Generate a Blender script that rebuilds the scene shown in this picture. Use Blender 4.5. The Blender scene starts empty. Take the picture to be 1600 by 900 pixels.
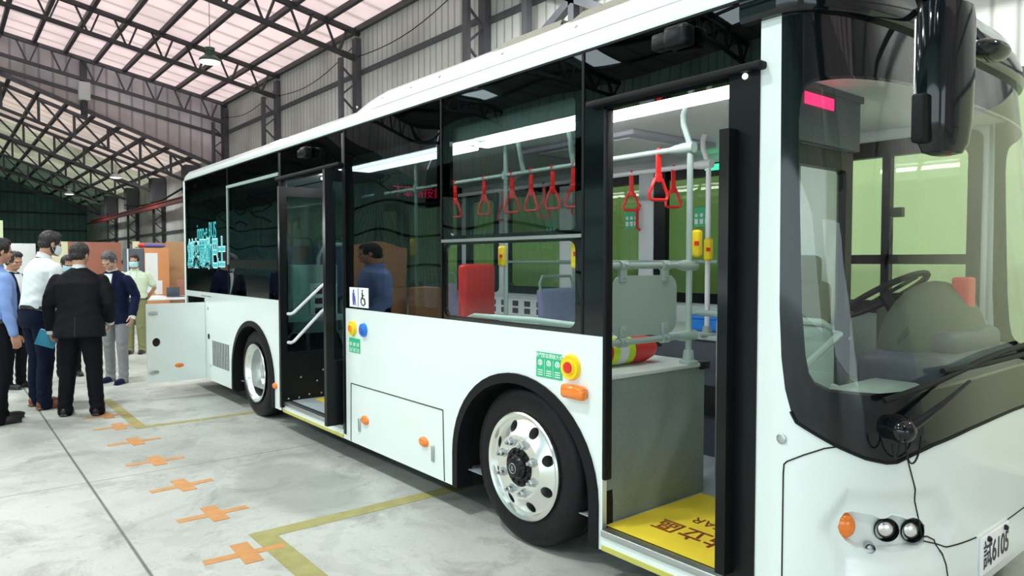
import bpy, bmesh, math, random
from mathutils import Vector, Matrix, Euler
random.seed(7)
PI = math.pi
SC = bpy.context.scene
COL = SC.collection

# ------------------------------------------------------------------ camera, world, exposure
cam_d = bpy.data.cameras.new('camera'); cam_o = bpy.data.objects.new('camera', cam_d); COL.objects.link(cam_o)
_f, _yaw, _pit = 1105.0, math.atan2(897, 1105), math.atan2(41, 1105)
_F = Vector((-math.cos(_yaw)*math.cos(_pit), math.sin(_yaw)*math.cos(_pit), -math.sin(_pit)))
_R = _F.cross(Vector((0, 0, 1))).normalized(); _U = _R.cross(_F)
_M = Matrix((_R, _U, -_F)).transposed().to_4x4(); _M.translation = Vector((0, 0, 1.58))
cam_o.matrix_world = _M
cam_d.sensor_width = 36; cam_d.lens = _f/1600*36; cam_d.clip_start = 0.02; cam_d.clip_end = 400
SC.camera = cam_o
WORLD_STRENGTH = 6.6
EXPOSURE = -1.05
LAMP_POWER = 260
wd = bpy.data.worlds.new('sky'); SC.world = wd; wd.use_nodes = True
wb = wd.node_tree.nodes['Background']; wb.inputs[0].default_value = (.80, .95, 1.0, 1); wb.inputs[1].default_value = WORLD_STRENGTH
vs = SC.view_settings; vs.view_transform = 'Standard'; vs.look = 'None'; vs.exposure = EXPOSURE; vs.gamma = 1; vs.use_curve_mapping = False
SC.cycles.max_bounces = 10; SC.cycles.transparent_max_bounces = 16; SC.cycles.diffuse_bounces = 5
SC.cycles.sample_clamp_indirect = 6; SC.cycles.use_denoising = True; SC.cycles.caustics_reflective = False; SC.cycles.caustics_refractive = False

# ------------------------------------------------------------------ materials
def nmat(name):
    m = bpy.data.materials.new(name); m.use_nodes = True
    nt = m.node_tree; b = nt.nodes.get('Principled BSDF'); return m, nt, b
def col4(c): return (c[0], c[1], c[2], 1)
def mat(name, c, rough=.5, metal=0, var=.06, scale=6, bump=0, bscale=40, coat=0, emit=0, spec=.5):
    """plain procedural material: base colour gently varied by noise, optional fine bump"""
    m, nt, b = nmat(name); N = nt.nodes; L = nt.links
    tc = N.new('ShaderNodeTexCoord')
    nz = N.new('ShaderNodeTexNoise'); nz.inputs['Scale'].default_value = scale; nz.inputs['Detail'].default_value = 4
    L.new(tc.outputs['Object'], nz.inputs['Vector'])
    mx = N.new('ShaderNodeMix'); mx.data_type = 'RGBA'
    mx.inputs[6].default_value = col4([x*(1-var) for x in c]); mx.inputs[7].default_value = col4([min(1, x*(1+var)) for x in c])
    L.new(nz.outputs['Fac'], mx.inputs[0]); L.new(mx.outputs[2], b.inputs['Base Color'])
    b.inputs['Roughness'].default_value = rough; b.inputs['Metallic'].default_value = metal
    b.inputs['Coat Weight'].default_value = coat; b.inputs['Coat Roughness'].default_value = .05
    b.inputs['Specular IOR Level'].default_value = spec
    if emit:
        b.inputs['Emission Color'].default_value = col4(c); b.inputs['Emission Strength'].default_value = emit
    if bump:
        n2 = N.new('ShaderNodeTexNoise'); n2.inputs['Scale'].default_value = bscale; L.new(tc.outputs['Object'], n2.inputs['Vector'])
        bp = N.new('ShaderNodeBump'); bp.inputs['Strength'].default_value = bump; bp.inputs['Distance'].default_value = .01
        L.new(n2.outputs['Fac'], bp.inputs['Height']); L.new(bp.outputs['Normal'], b.inputs['Normal'])
    return m
def glass(name, tint, ior=1.5, wav=.0, wscale=1.2, extra=0.0):
    """tinted pane: transparent tint under a fresnel reflection, slightly wavy"""
    m = bpy.data.materials.new(name); m.use_nodes = True; nt = m.node_tree; N = nt.nodes; L = nt.links; N.clear()
    out = N.new('ShaderNodeOutputMaterial'); tr = N.new('ShaderNodeBsdfTransparent'); gl = N.new('ShaderNodeBsdfGlossy')
    tr.inputs[0].default_value = col4(tint); gl.inputs['Roughness'].default_value = .0; gl.inputs['Color'].default_value = (1, 1, 1, 1)
    fr = N.new('ShaderNodeFresnel'); geo = N.new('ShaderNodeNewGeometry'); im = N.new('ShaderNodeMapRange')
    im.inputs[3].default_value = ior; im.inputs[4].default_value = 1/ior; L.new(geo.outputs['Backfacing'], im.inputs[0]); L.new(im.outputs[0], fr.inputs[0])
    ms = N.new('ShaderNodeMixShader')
    if wav:
        tc = N.new('ShaderNodeTexCoord'); nz = N.new('ShaderNodeTexNoise'); nz.inputs['Scale'].default_value = wscale
        nz.inputs['Detail'].default_value = 0.5
        L.new(tc.outputs['Object'], nz.inputs['Vector'])
        bp = N.new('ShaderNodeBump'); bp.inputs['Strength'].default_value = wav; bp.inputs['Distance'].default_value = .1
        L.new(nz.outputs['Fac'], bp.inputs['Height']); L.new(bp.outputs['Normal'], gl.inputs['Normal'])
    ad = N.new('ShaderNodeMath'); ad.operation = 'ADD'; ad.inputs[1].default_value = extra; ad.use_clamp = True
    L.new(fr.outputs[0], ad.inputs[0]); L.new(ad.outputs[0], ms.inputs[0])
    L.new(tr.outputs[0], ms.inputs[1]); L.new(gl.outputs[0], ms.inputs[2]); L.new(ms.outputs[0], out.inputs[0])
    return m
def sheet(name, c, trans, period, axis, rough=.6, dirt=.35, depth=.5):
    """corrugated or ribbed sheet: ribs along one object axis, grime streaks, optional translucency"""
    m, nt, b = nmat(name); N = nt.nodes; L = nt.links
    tc = N.new('ShaderNodeTexCoord'); sp = N.new('ShaderNodeSeparateXYZ'); L.new(tc.outputs['Object'], sp.inputs[0])
    ml = N.new('ShaderNodeMath'); ml.operation = 'MULTIPLY'; ml.inputs[1].default_value = 1/period; L.new(sp.outputs[axis], ml.inputs[0])
    fr = N.new('ShaderNodeMath'); fr.operation = 'FRACT'; L.new(ml.outputs[0], fr.inputs[0])
    rp = N.new('ShaderNodeValToRGB'); e = rp.color_ramp.elements
    e[0].position = 0; e[0].color = (0, 0, 0, 1); e[1].position = .14; e[1].color = (1, 1, 1, 1)
    k = e.new(.86); k.color = (1, 1, 1, 1); k = e.new(1.0); k.color = (0, 0, 0, 1)
    L.new(fr.outputs[0], rp.inputs[0])
    nz = N.new('ShaderNodeTexNoise'); nz.inputs['Scale'].default_value = .6; nz.inputs['Detail'].default_value = 8; L.new(tc.outputs['Object'], nz.inputs['Vector'])
    mx = N.new('ShaderNodeMix'); mx.data_type = 'RGBA'; mx.inputs[6].default_value = col4([x*(1-dirt) for x in c]); mx.inputs[7].default_value = col4(c)
    r2 = N.new('ShaderNodeMapRange'); r2.inputs[1].default_value = .3; r2.inputs[2].default_value = .6; L.new(nz.outputs['Fac'], r2.inputs[0]); L.new(r2.outputs[0], mx.inputs[0])
    m2 = N.new('ShaderNodeMix'); m2.data_type = 'RGBA'; m2.inputs[6].default_value = col4([x*(1-depth) for x in c])
    L.new(rp.outputs[0], m2.inputs[0]); L.new(mx.outputs[2], m2.inputs[7]); L.new(m2.outputs[2], b.inputs['Base Color'])
    b.inputs['Roughness'].default_value = rough
    bp = N.new('ShaderNodeBump'); bp.inputs['Distance'].default_value = .03; bp.inputs['Strength'].default_value = .6
    L.new(rp.outputs[0], bp.inputs['Height']); L.new(bp.outputs['Normal'], b.inputs['Normal'])
    if trans:
        tl = N.new('ShaderNodeBsdfTranslucent'); L.new(m2.outputs[2], tl.inputs[0]); ms = N.new('ShaderNodeMixShader'); ms.inputs[0].default_value = trans
        L.new(b.outputs[0], ms.inputs[1]); L.new(tl.outputs[0], ms.inputs[2]); L.new(ms.outputs[0], nt.nodes['Material Output'].inputs[0])
    return m

M = {}
M['white'] = mat('white_gloss_paint', (.80, .88, .86), .22, 0, .015, 1.5, coat=.5)
M['white_in'] = mat('white_interior_panel', (.80, .84, .86), .4, 0, .03)
M['black'] = mat('black_gloss_frame', (.005, .008, .009), .07, 0, .2, spec=.5)
M['blackm'] = mat('black_satin_frame', (.006, .008, .009), .32, 0, .2, spec=.22)
M['rubber'] = mat('black_rubber', (.006, .007, .008), .55, 0, .25, 9, .15, 60, spec=.2)
M['tyre'] = mat('tyre_rubber', (.008, .0083, .0095), .5, 0, .3, 12, .25, 50, spec=.22)
M['dark'] = mat('dark_cavity', (.01, .01, .01), .8)
M['alu'] = mat('polished_aluminium', (.88, .90, .88), .27, 1, .05, 14)
M['steel'] = mat('brushed_steel', (.55, .58, .58), .35, 1, .08)
M['hubblack'] = mat('black_hub_metal', (.02, .022, .024), .3, .6)
M['orange'] = mat('orange_lens', (.95, .22, .015), .15, 0, .12, 30, coat=.6)
M['yellow'] = mat('yellow_plastic', (.93, .68, .01), .35)
M['yellowfloor'] = mat('yellow_floor_vinyl', (.86, .66, .04), .45, 0, .05, 5)
M['blue'] = mat('blue_plastic', (.02, .22, .75), .35)
M['red'] = mat('red_plastic', (.75, .02, .02), .3)
M['redpad'] = mat('red_seat_pad', (.72, .015, .025), .32)
M['green'] = mat('green_sticker', (.02, .50, .22), .4)
M['sillyellow'] = mat('olive_yellow_edge', (.55, .52, .10), .5)
M['brown'] = mat('brown_lettering', (.22, .03, .015), .5)
M['sign'] = mat('white_sticker', (.88, .9, .92), .35)
M['inkblue'] = mat('indigo_ink', (.10, .10, .40), .5)
M['ink'] = mat('black_ink', (.02, .02, .03), .5)
M['cyan'] = mat('cyan_lettering', (.06, .56, .60), .5)
M['cyanpale'] = mat('pale_cyan_outline', (.66, .96, .95), .5)
M['glassdark'] = glass('tinted_glass', (.30, .36, .35), 1.55, .32, .8, .02)
M['glassmid'] = glass('tinted_glass_mid', (.52, .58, .56), 1.5, .26, .9, .01)
M['glasssmoke'] = glass('dark_header_glass', (.10, .12, .12), 1.55, .35, .9, .02)
M['glassclear'] = glass('clear_glass', (.95, .98, .96), 1.3, 0)
M['glassdoor'] = glass('door_glass', (.62, .78, .76), 1.4, .01, 2)
M['glasswind'] = glass('windscreen_glass', (.90, .95, .91), 1.45, .01, 2, .01)
M['glassgreen'] = glass('green_tinted_glass', (.40, .50, .34), 1.45, 0)
M['glassfar'] = glass('far_window_glass', (.92, .97, .88), 1.45, 0)
M['railgray'] = mat('grey_green_rail', (.36, .47, .44), .35, .1)
M['railwhite'] = mat('white_rail', (.80, .82, .86), .3)
M['panelgray'] = mat('grey_green_panel', (.36, .46, .43), .4, .15)
M['boxgray'] = mat('grey_speckled_vinyl', (.20, .25, .245), .5, 0, .22, 90)
M['floorgray'] = mat('grey_bus_floor', (.34, .40, .43), .45, 0, .12, 60)
M['boxtop'] = mat('pale_box_top', (.62, .70, .68), .4)
M['slate'] = mat('slate_panel', (.09, .11, .14), .5, 0, .2, 30)
M['seatblue'] = mat('lilac_blue_seat', (.30, .33, .62), .5, 0, .15, 20)
M['led'] = mat('led_strip', (1, .98, .98), .5, emit=28)
M['ledred'] = mat('red_led_matrix', (1, .02, .12), .5, emit=4)
M['ledgreen'] = mat('green_led', (.05, 1, .35), .5, emit=3)
M['hatch'] = mat('lilac_hatch_frame', (.50, .50, .58), .5, 0, .03)
M['ceil_in'] = mat('bus_ceiling', (.86, .86, .88), .5, 0, .03)
M['roofmesh'] = mat('tan_grille_mesh', (.33, .32, .26), .7, 0, .5, 120, .6, 120)
M['seatdriver'] = mat('olive_seat_fabric', (.10, .13, .09), .8)
M['truss'] = mat('dark_painted_steel', (.045, .045, .05), .5, .1, .35, 3)
M['trussg'] = mat('grey_painted_steel', (.10, .10, .115), .5, .1, .3, 3)
M['redsteel'] = mat('red_oxide_steel', (.30, .045, .03), .5, 0, .25, 3)
M['wallsheet'] = sheet('corrugated_wall', (.82, .80, .77), .0, .28, 0)
M['wallsheet_y'] = sheet('corrugated_wall_across', (.84, .76, .78), .26, .45, 1)
M['wallteal'] = sheet('corrugated_wall_teal', (.58, .84, .80), .16, .45, 0)
M['wallgreen'] = sheet('corrugated_wall_green', (.16, .30, .28), .0, .45, 1)
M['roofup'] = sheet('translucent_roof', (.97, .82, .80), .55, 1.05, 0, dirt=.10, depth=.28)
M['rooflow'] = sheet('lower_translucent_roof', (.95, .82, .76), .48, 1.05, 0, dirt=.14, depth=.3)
M['roofold'] = sheet('aged_translucent_roof', (.86, .82, .70), .42, 1.05, 0, dirt=.3, depth=.3)  # duller, less translucent sheet for the middle of the low bay
M['roofoldest'] = sheet('mossy_translucent_roof', (.50, .58, .48), .26, 1.05, 0, dirt=.3, depth=.3)  # darker green, least translucent sheet at the far end
M['roofdark'] = sheet('opaque_roof', (.20, .20, .21), .0, 1.05, 0)
M['lampgreen'] = mat('lamp_housing_green', (.05, .10, .07), .4)
M['lampwhite'] = mat('lamp_housing_white', (.75, .78, .8), .4)
M['lampglow'] = mat('lamp_glow', (.95, 1, .97), .5, emit=3)
M['skin'] = mat('skin_tan', (.48, .25, .16), .5, 0, .08, 20)
M['skin2'] = mat('skin_light', (.62, .37, .26), .5, 0, .08, 20)
M['hair'] = mat('black_hair', (.012, .010, .010), .5, 0, .4, 60, .4, 90)
M['hairgray'] = mat('grey_hair', (.10, .10, .105), .6, 0, .4, 60, .4, 90)
M['shirtwhite'] = mat('white_shirt_cloth', (.74, .80, .80), .8, 0, .05, 5, .6, 8)
M['shirtblue'] = mat('blue_shirt_cloth', (.20, .32, .66), .8, 0, .06, 5, .6, 8)
M['shirtgreen'] = mat('pale_green_shirt_cloth', (.62, .72, .55), .8, 0, .06, 5, .6, 8)
M['suit'] = mat('black_suit_cloth', (.010, .010, .013), .8, 0, .2, 5, .5, 9, spec=.15)
M['navy'] = mat('navy_blazer_cloth', (.008, .012, .045), .8, 0, .2, 5, .5, 9, spec=.15)
M['trblack'] = mat('black_trouser_cloth', (.007, .007, .010), .8, 0, .2, 5, .5, 9, spec=.12)
M['trnavy'] = mat('navy_trouser_cloth', (.006, .010, .028), .8, 0, .2, 5, .5, 9, spec=.12)
M['trgray'] = mat('grey_trouser_cloth', (.22, .23, .24), .8, 0, .12, 5, .6, 9)
M['trkhaki'] = mat('khaki_trouser_cloth', (.22, .22, .10), .8, 0, .12, 5, .6, 9)
M['shoe'] = mat('black_shoe_leather', (.012, .012, .014), .35)
M['shoebrown'] = mat('brown_shoe_leather', (.20, .065, .03), .35)
M['mask'] = mat('pale_blue_mask', (.42, .72, .76), .8)
M['maskwhite'] = mat('white_mask', (.75, .80, .80), .8)
M['cyanplastic'] = mat('blue_folder', (.02, .30, .48), .4)
M['card'] = mat('brown_cardboard', (.50, .29, .15), .8, 0, .12, 4)
M['woodred'] = mat('reddish_plywood', (.36, .14, .09), .6, 0, .2, 3)
M['woodor'] = mat('orange_plywood', (.72, .30, .12), .55, 0, .1, 3)
M['cream'] = mat('cream_board', (.72, .70, .48), .7, 0, .06)
M['mintpale'] = mat('lime_white_partition', (.90, .94, .64), .7, 0, .03)  # paler copy of the partition green, making up for dim light behind the bus
M['mint'] = mat('pale_green_partition', (.66, .78, .50), .7, 0, .03)
M['tapeor'] = mat('orange_tape', (.60, .29, .10), .6, 0, .22, 14)
M['tapeye'] = mat('worn_yellow_paint', (.36, .34, .13), .7, 0, .3, 10)
M['redled'] = M['ledred']

# concrete floor: slabs, joints, stains, scuffs
def floor_mat():
    m, nt, b = nmat('worn_concrete'); N = nt.nodes; L = nt.links
    tc = N.new('ShaderNodeTexCoord')
    def noise(s, d, r=.6, dist=0):
        n = N.new('ShaderNodeTexNoise'); n.inputs['Scale'].default_value = s; n.inputs['Detail'].default_value = d
        n.inputs['Roughness'].default_value = r; n.inputs['Distortion'].default_value = dist; L.new(tc.outputs['Object'], n.inputs['Vector']); return n.outputs['Fac']
    def rng(x, a, bb, c=0, d=1):
        r = N.new('ShaderNodeMapRange'); r.inputs[1].default_value = a; r.inputs[2].default_value = bb; r.inputs[3].default_value = c; r.inputs[4].default_value = d
        L.new(x, r.inputs[0]); return r.outputs[0]
    def mix(f, a, bb):
        x = N.new('ShaderNodeMix'); x.data_type = 'RGBA'
        if hasattr(f, 'links') or not isinstance(f, float): L.new(f, x.inputs[0])
        for i, v in ((6, a), (7, bb)):
            if isinstance(v, tuple): x.inputs[i].default_value = v
            else: L.new(v, x.inputs[i])
        return x.outputs[2]
    big = rng(noise(.45, 6, .6, .4), .35, .65)
    c = mix(big, (.35, .375, .35, 1), (.60, .63, .59, 1))
    c = mix(rng(noise(2.2, 10, .75, .8), .50, .68, 0, .75), c, (.24, .255, .23, 1))
    c = mix(rng(noise(14, 8, .85), .56, .70, 0, .6), c, (.16, .165, .14, 1))
    c = mix(rng(noise(5, 6, .7, 3), .60, .70, 0, .55), c, (.66, .68, .64, 1))
    # round darker patch and slab joints placed where they lie on the floor
    sp = N.new('ShaderNodeSeparateXYZ'); L.new(tc.outputs['Object'], sp.inputs[0])
    def mathn(op, a, v=None, v2=None):
        n = N.new('ShaderNodeMath'); n.operation = op
        for i, q in enumerate((a, v, v2)):
            if q is None: continue
            if isinstance(q, (int, float)): n.inputs[i].default_value = q
            else: L.new(q, n.inputs[i])
        return n.outputs[0]
    wob = mathn('MULTIPLY', noise(1.6, 4), .9)
    dx = mathn('MULTIPLY', mathn('ADD', sp.outputs[0], 4.75), .9); dy = mathn('MULTIPLY', mathn('ADD', sp.outputs[1], -1.95), 1.8)
    dd = mathn('ADD', mathn('SQRT', mathn('ADD', mathn('MULTIPLY', dx, dx), mathn('MULTIPLY', dy, dy))), wob)
    c = mix(rng(dd, .95, 1.15, .55, 0), c, (.27, .29, .27, 1))
    for ax, off, per, w in ((1, -.80, 4.2, .012), (0, .6, 5.2, .008)):
        q = mathn('ABSOLUTE', mathn('SUBTRACT', mathn('FRACT', mathn('MULTIPLY', mathn('ADD', sp.outputs[ax], off + per*.5), 1/per)), .5))
        c = mix(rng(q, w*.35/per, w/per, .85, 0), c, (.09, .10, .085, 1))
    c = mix(rng(noise(60, 3, .9), .55, .72, 0, .35), c, (.22, .225, .20, 1))
    c = mix(rng(noise(.9, 3, .5, 2.5), .60, .62, 0, .18), c, (.26, .28, .26, 1))
    L.new(c, b.inputs['Base Color']); b.inputs['Roughness'].default_value = .42; b.inputs['Specular IOR Level'].default_value = .35
    bp = N.new('ShaderNodeBump'); bp.inputs['Strength'].default_value = .15; bp.inputs['Distance'].default_value = .01
    L.new(noise(25, 6), bp.inputs['Height']); L.new(bp.outputs['Normal'], b.inputs['Normal'])
    return m
M['floor'] = floor_mat()

# ------------------------------------------------------------------ object helpers
WPOS = {}
def tag(o, label=None, cat=None, group=None, kind=None):
    if label: o['label'] = label
    if cat: o['category'] = cat
    if group: o['group'] = group
    if kind: o['kind'] = kind
    return o
def empty(name, loc=(0, 0, 0), rz=0, label=None, cat=None, group=None):
    o = bpy.data.objects.new(name, None); COL.objects.link(o); o.location = loc; o.rotation_euler = (0, 0, rz); o.empty_display_size = .1
    WPOS[o] = Vector(loc); return tag(o, label, cat, group)
def link(name, me, m, parent=None, local=False):
    o = bpy.data.objects.new(name, me); COL.objects.link(o)
    if m is not None: me.materials.append(M[m] if isinstance(m, str) else m)
    if parent is not None:
        o.parent = parent
        if not local: o.location = -WPOS.get(parent, Vector((0, 0, 0)))
    WPOS[o] = Vector((0, 0, 0)); return o
def copy_tree(o, parent=None):
    c = o.copy(); COL.objects.link(c); c.parent = parent
    for ch in list(o.children): copy_tree(ch, c)
    return c
def shade(me, ang=35):
    for p in me.polygons: p.use_smooth = True
    try: me.set_sharp_from_angle(angle=math.radians(ang))
    except Exception: pass

class MB:
    def __init__(s): s.bm = bmesh.new()
    def _mk(s, vs, fs):
        v = [s.bm.verts.new(p) for p in vs]
        for f in fs:
            try: s.bm.faces.new([v[i] for i in f])
            except ValueError: pass
        return v
    def box(s, x0, x1, y0, y1, z0, z1, bev=0, mtx=None):
        vs = [Vector((x, y, z)) for x in (x0, x1) for y in (y0, y1) for z in (z0, z1)]
        if mtx: vs = [mtx @ v for v in vs]
        v = s._mk(vs, [(0, 1, 3, 2), (4, 6, 7, 5), (0, 4, 5, 1), (2, 3, 7, 6), (0, 2, 6, 4), (1, 5, 7, 3)])
        if bev:
            es = list({e for q in v for e in q.link_edges})
            bmesh.ops.bevel(s.bm, geom=es, offset=bev, segments=3, profile=.5, affect='EDGES', clamp_overlap=True)
        return s
    def bar(s, a, b, w=.05, h=None, up=(0, 0, 1)):
        """rectangular bar from a to b"""
        a = Vector(a); b = Vector(b); h = h or w; d = (b-a).normalized(); u = Vector(up)
        if abs(d.dot(u)) > .98: u = Vector((1, 0, 0))
        sd = d.cross(u).normalized()*w/2; uu = sd.cross(d).normalized()*h/2
        vs = [p+i*sd+j*uu for p in (a, b) for i, j in ((-1, -1), (1, -1), (1, 1), (-1, 1))]
        s._mk(vs, [(0, 1, 2, 3), (7, 6, 5, 4), (0, 4, 5, 1), (1, 5, 6, 2), (2, 6, 7, 3), (3, 7, 4, 0)]); return s
    def tube(s, pts, r=.02, n=10, rs=None, closed=False):
        P = [Vector(p) for p in pts]; k = len(P); rings = []
        up = None
        for i in range(k):
            if closed: d = (P[(i+1) % k]-P[i-1]).normalized()
            else: d = (P[min(i+1, k-1)]-P[max(i-1, 0)]).normalized()
            if up is None:
                up = Vector((0, 0, 1)) if abs(d.z) < .9 else Vector((1, 0, 0))
            sd = d.cross(up).normalized(); up = sd.cross(d).normalized()
            rr = rs[i] if rs else r
            rings.append([s.bm.verts.new(P[i]+rr*(math.cos(2*PI*j/n)*sd+math.sin(2*PI*j/n)*up)) for j in range(n)])
        for i in range(k if closed else k-1):
            A, B = rings[i], rings[(i+1) % k]
            for j in range(n): s.bm.faces.new((A[j], A[(j+1) % n], B[(j+1) % n], B[j]))
        if not closed:
            s.bm.faces.new(rings[0][::-1]); s.bm.faces.new(rings[-1])
        return s
    def cyl(s, a, b, r, r2=None, n=20): return s.tube([a, b], n=n, rs=[r, r2 if r2 is not None else r])
    def lathe(s, prof, o=(0, 0, 0), ax='z', n=32):
        """prof: list of (radius, height); revolved about axis through o"""
        o = Vector(o); rings = []
        def P(r, t, h):
            a, b = r*math.cos(t), r*math.sin(t)
            return o+Vector((a, b, h) if ax == 'z' else ((a, h, b) if ax == 'y' else (h, a, b)))
        for r, h in prof:
            rings.append([s.bm.verts.new(P(r, 2*PI*j/n, h)) for j in range(n)] if r > 1e-5 else [s.bm.verts.new(P(0, 0, h))])
        for A, B in zip(rings, rings[1:]):
            for j in range(n):
                q = [A[j % len(A)], A[(j+1) % len(A)], B[(j+1) % len(B)], B[j % len(B)]]
                u = []
                for v in q:
                    if v not in u: u.append(v)
                if len(u) > 2:
                    try: s.bm.faces.new(u)
                    except ValueError: pass
        return s
    def grid(s, rows):
        R = [[s.bm.verts.new(p) for p in r] for r in rows]
        for A, B in zip(R, R[1:]):
            for j in range(len(A)-1):
                try: s.bm.faces.new((A[j], A[j+1], B[j+1], B[j]))
                except ValueError: pass
        return s
    def prism(s, pts, d):
        d = Vector(d); A = [s.bm.verts.new(Vector(p)) for p in pts]; B = [s.bm.verts.new(Vector(p)+d) for p in pts]; n = len(A)
        s.bm.faces.new(A[::-1]); s.bm.faces.new(B)
        for i in range(n): s.bm.faces.new((A[i], A[(i+1) % n], B[(i+1) % n], B[i]))
        return s
    def ball(s, c, rx, ry=None, rz=None, n=16, mtx=None):
        ry = ry or rx; rz = rz or rx
        m = Matrix.Translation(c) @ (mtx or Matrix()) @ Matrix.Diagonal((rx, ry, rz, 1))
        bmesh.ops.create_uvsphere(s.bm, u_segments=n, v_segments=max(6, n*2//3), radius=1, matrix=m); return s
    def mesh(s, name='m', smooth=True, weld=False):
        if weld: bmesh.ops.remove_doubles(s.bm, verts=s.bm.verts, dist=1e-4)
        bmesh.ops.recalc_face_normals(s.bm, faces=s.bm.faces)
        me = bpy.data.meshes.new(name); s.bm.to_mesh(me); s.bm.free()
        if smooth: shade(me)
        return me
    def build(s, name, m, parent=None, smooth=True, local=False, **k): return link(name, s.mesh(name, smooth), m, parent, local)

def eval_mesh(ob, name):
    """evaluated mesh of a temporary object, which is then removed"""
    tmp = bpy.data.scenes.new('tmp'); COL.objects.unlink(ob); tmp.collection.objects.link(ob)
    for md in ob.modifiers:
        if md.type == 'BOOLEAN': tmp.collection.objects.link(md.object)
    vl = tmp.view_layers[0]; vl.update(); dg = vl.depsgraph
    me = bpy.data.meshes.new_from_object(ob.evaluated_get(dg)); me.name = name; me.materials.clear()
    bpy.data.objects.remove(ob); bpy.data.scenes.remove(tmp)
    return me
def to_plane(me, kind, at):
    """maps a mesh lying in xy (thickness in z) onto a world plane"""
    for v in me.vertices:
        x, y, z = v.co
        v.co = {'side': (x, at-z, y), 'far': (x, at+z, y), 'front': (at+z, x, y), 'floor': (x, y, at+z), 'back': (at-z, x, y)}[kind]
def plate(name, outs, thick, m, parent=None, kind='side', at=0, bev=0, local=False):
    """flat plate with holes from closed outlines (first outer, rest holes), thickness centred"""
    cu = bpy.data.curves.new(name, 'CURVE'); cu.dimensions = '2D'; cu.fill_mode = 'BOTH'; cu.extrude = thick/2
    for o in outs:
        sp = cu.splines.new('POLY'); sp.points.add(len(o)-1)
        for p, q in zip(sp.points, o): p.co = (q[0], q[1], 0, 1)
        sp.use_cyclic_u = True
    t = bpy.data.objects.new(name, cu); COL.objects.link(t); me = eval_mesh(t, name)
    to_plane(me, kind, at); bm = bmesh.new(); bm.from_mesh(me); bmesh.ops.recalc_face_normals(bm, faces=bm.faces); bm.to_mesh(me); bm.free()
    return link(name, me, m, parent, local)
def text_mesh(s, size, ext=.001, offset=0, align='CENTER', sx=1.0):
    cu = bpy.data.curves.new('t', 'FONT'); cu.body = s; cu.size = size; cu.extrude = ext; cu.offset = offset
    cu.align_x = align; cu.align_y = 'CENTER'
    t = bpy.data.objects.new('t', cu); COL.objects.link(t); me = eval_mesh(t, 't')
    for v in me.vertices: v.co.x *= sx
    return me
def text(name, s, size, m, parent, kind, at, x, z, rot=0, offset=0, sx=1.0, ext=.001, local=False):
    me = text_mesh(s, size, ext, offset, 'CENTER', sx); me.transform(Matrix.Translation((x, z, 0)) @ Matrix.Rotation(rot, 4, 'Z'))
    to_plane(me, kind, at); return link(name, me, m, parent, local)
def rect(x0, x1, z0, z1): return [(x0, z0), (x1, z0), (x1, z1), (x0, z1)]
def rrect(x0, x1, z0, z1, r=.05, n=6):
    o = []
    for cx, cz, a in ((x1-r, z1-r, 0), (x0+r, z1-r, 90), (x0+r, z0+r, 180), (x1-r, z0+r, 270)):
        for i in range(n+1):
            t = math.radians(a+90*i/n); o.append((cx+r*math.cos(t), cz+r*math.sin(t)))
    return o
def circ(cx, cz, r, n=28, rz=None): return [(cx+r*math.cos(2*PI*i/n), cz+(rz or r)*math.sin(2*PI*i/n)) for i in range(n)]
def join_text(*a): pass

# ================================================================== HANGAR
YB, YF = 10.0, -16.0           # back wall, front wall
XC = -32.3                      # step between the tall bay and the lower bay
XL, XR = -70.0, 14.0
RY = -3.0                       # ridge
def zt(y): return 8.42+.19*(10-y) if y >= RY else 8.42+.19*(10-2*RY+y)
def zl(y): return 6.25+.35*(10-y) if y >= RY else 6.25+.35*(10-2*RY+y)
XT = [-26.0, -19.6, -13.2, -6.8, -.4, 6.0]
fl = MB().box(XL-6, XR+10, YF-14, YB+3, -.2, 0).build('floor', 'floor', smooth=False); tag(fl, kind='structure')

def roof_sheet(name, x0, x1, y0, y1, zf, off, m, gaps=()):
    mb = MB(); xs = [x0]
    spans = []; a = x0
    for g0, g1, gy0, gy1 in gaps:
        spans.append((a, g0, y0, y1)); 
        if gy0 > y0: spans.append((g0, g1, y0, gy0))
        if gy1 < y1: spans.append((g0, g1, gy1, y1))
        a = g1
    spans.append((a, x1, y0, y1))
    for sx0, sx1, sy0, sy1 in spans:
        pts = [(sx0, sy0, zf(sy0)+off), (sx1, sy0, zf(sy0)+off), (sx1, sy1, zf(sy1)+off), (sx0, sy1, zf(sy1)+off)]
        mb.prism(pts, (0, 0, .03))
    return tag(mb.build(name, m, smooth=False), kind='structure')
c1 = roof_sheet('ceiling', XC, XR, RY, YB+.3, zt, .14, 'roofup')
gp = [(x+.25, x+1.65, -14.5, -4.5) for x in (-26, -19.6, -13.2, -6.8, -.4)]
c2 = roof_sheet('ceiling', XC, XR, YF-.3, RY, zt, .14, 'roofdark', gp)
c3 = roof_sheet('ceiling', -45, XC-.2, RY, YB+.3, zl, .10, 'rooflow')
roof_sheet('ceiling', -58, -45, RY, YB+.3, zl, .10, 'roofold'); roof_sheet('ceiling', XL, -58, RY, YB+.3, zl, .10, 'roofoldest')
c4 = roof_sheet('ceiling', XL, XC-.2, YF-.3, RY, zl, .10, 'roofdark')
for c, xa, xb, zf, ys in ((c1, XC, XR, zt, [y for y in range(-2, 10)]+[9.9]), (c3, XL, XC-.4, zl, [y+.4 for y in range(-3, 10)]), (c2, XC, XR, zt, [-4.5-1.4*i for i in range(8)])):
    for y in ys:
        o = 0.06 if zf is zt else .03
        MB().box(xa, xb, y-.06, y+.06, zf(y)+o-.07, zf(y)+o+.09 if c is not c2 else zf(y)+o+.05).build('purlin', 'truss', c, smooth=False)

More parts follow.
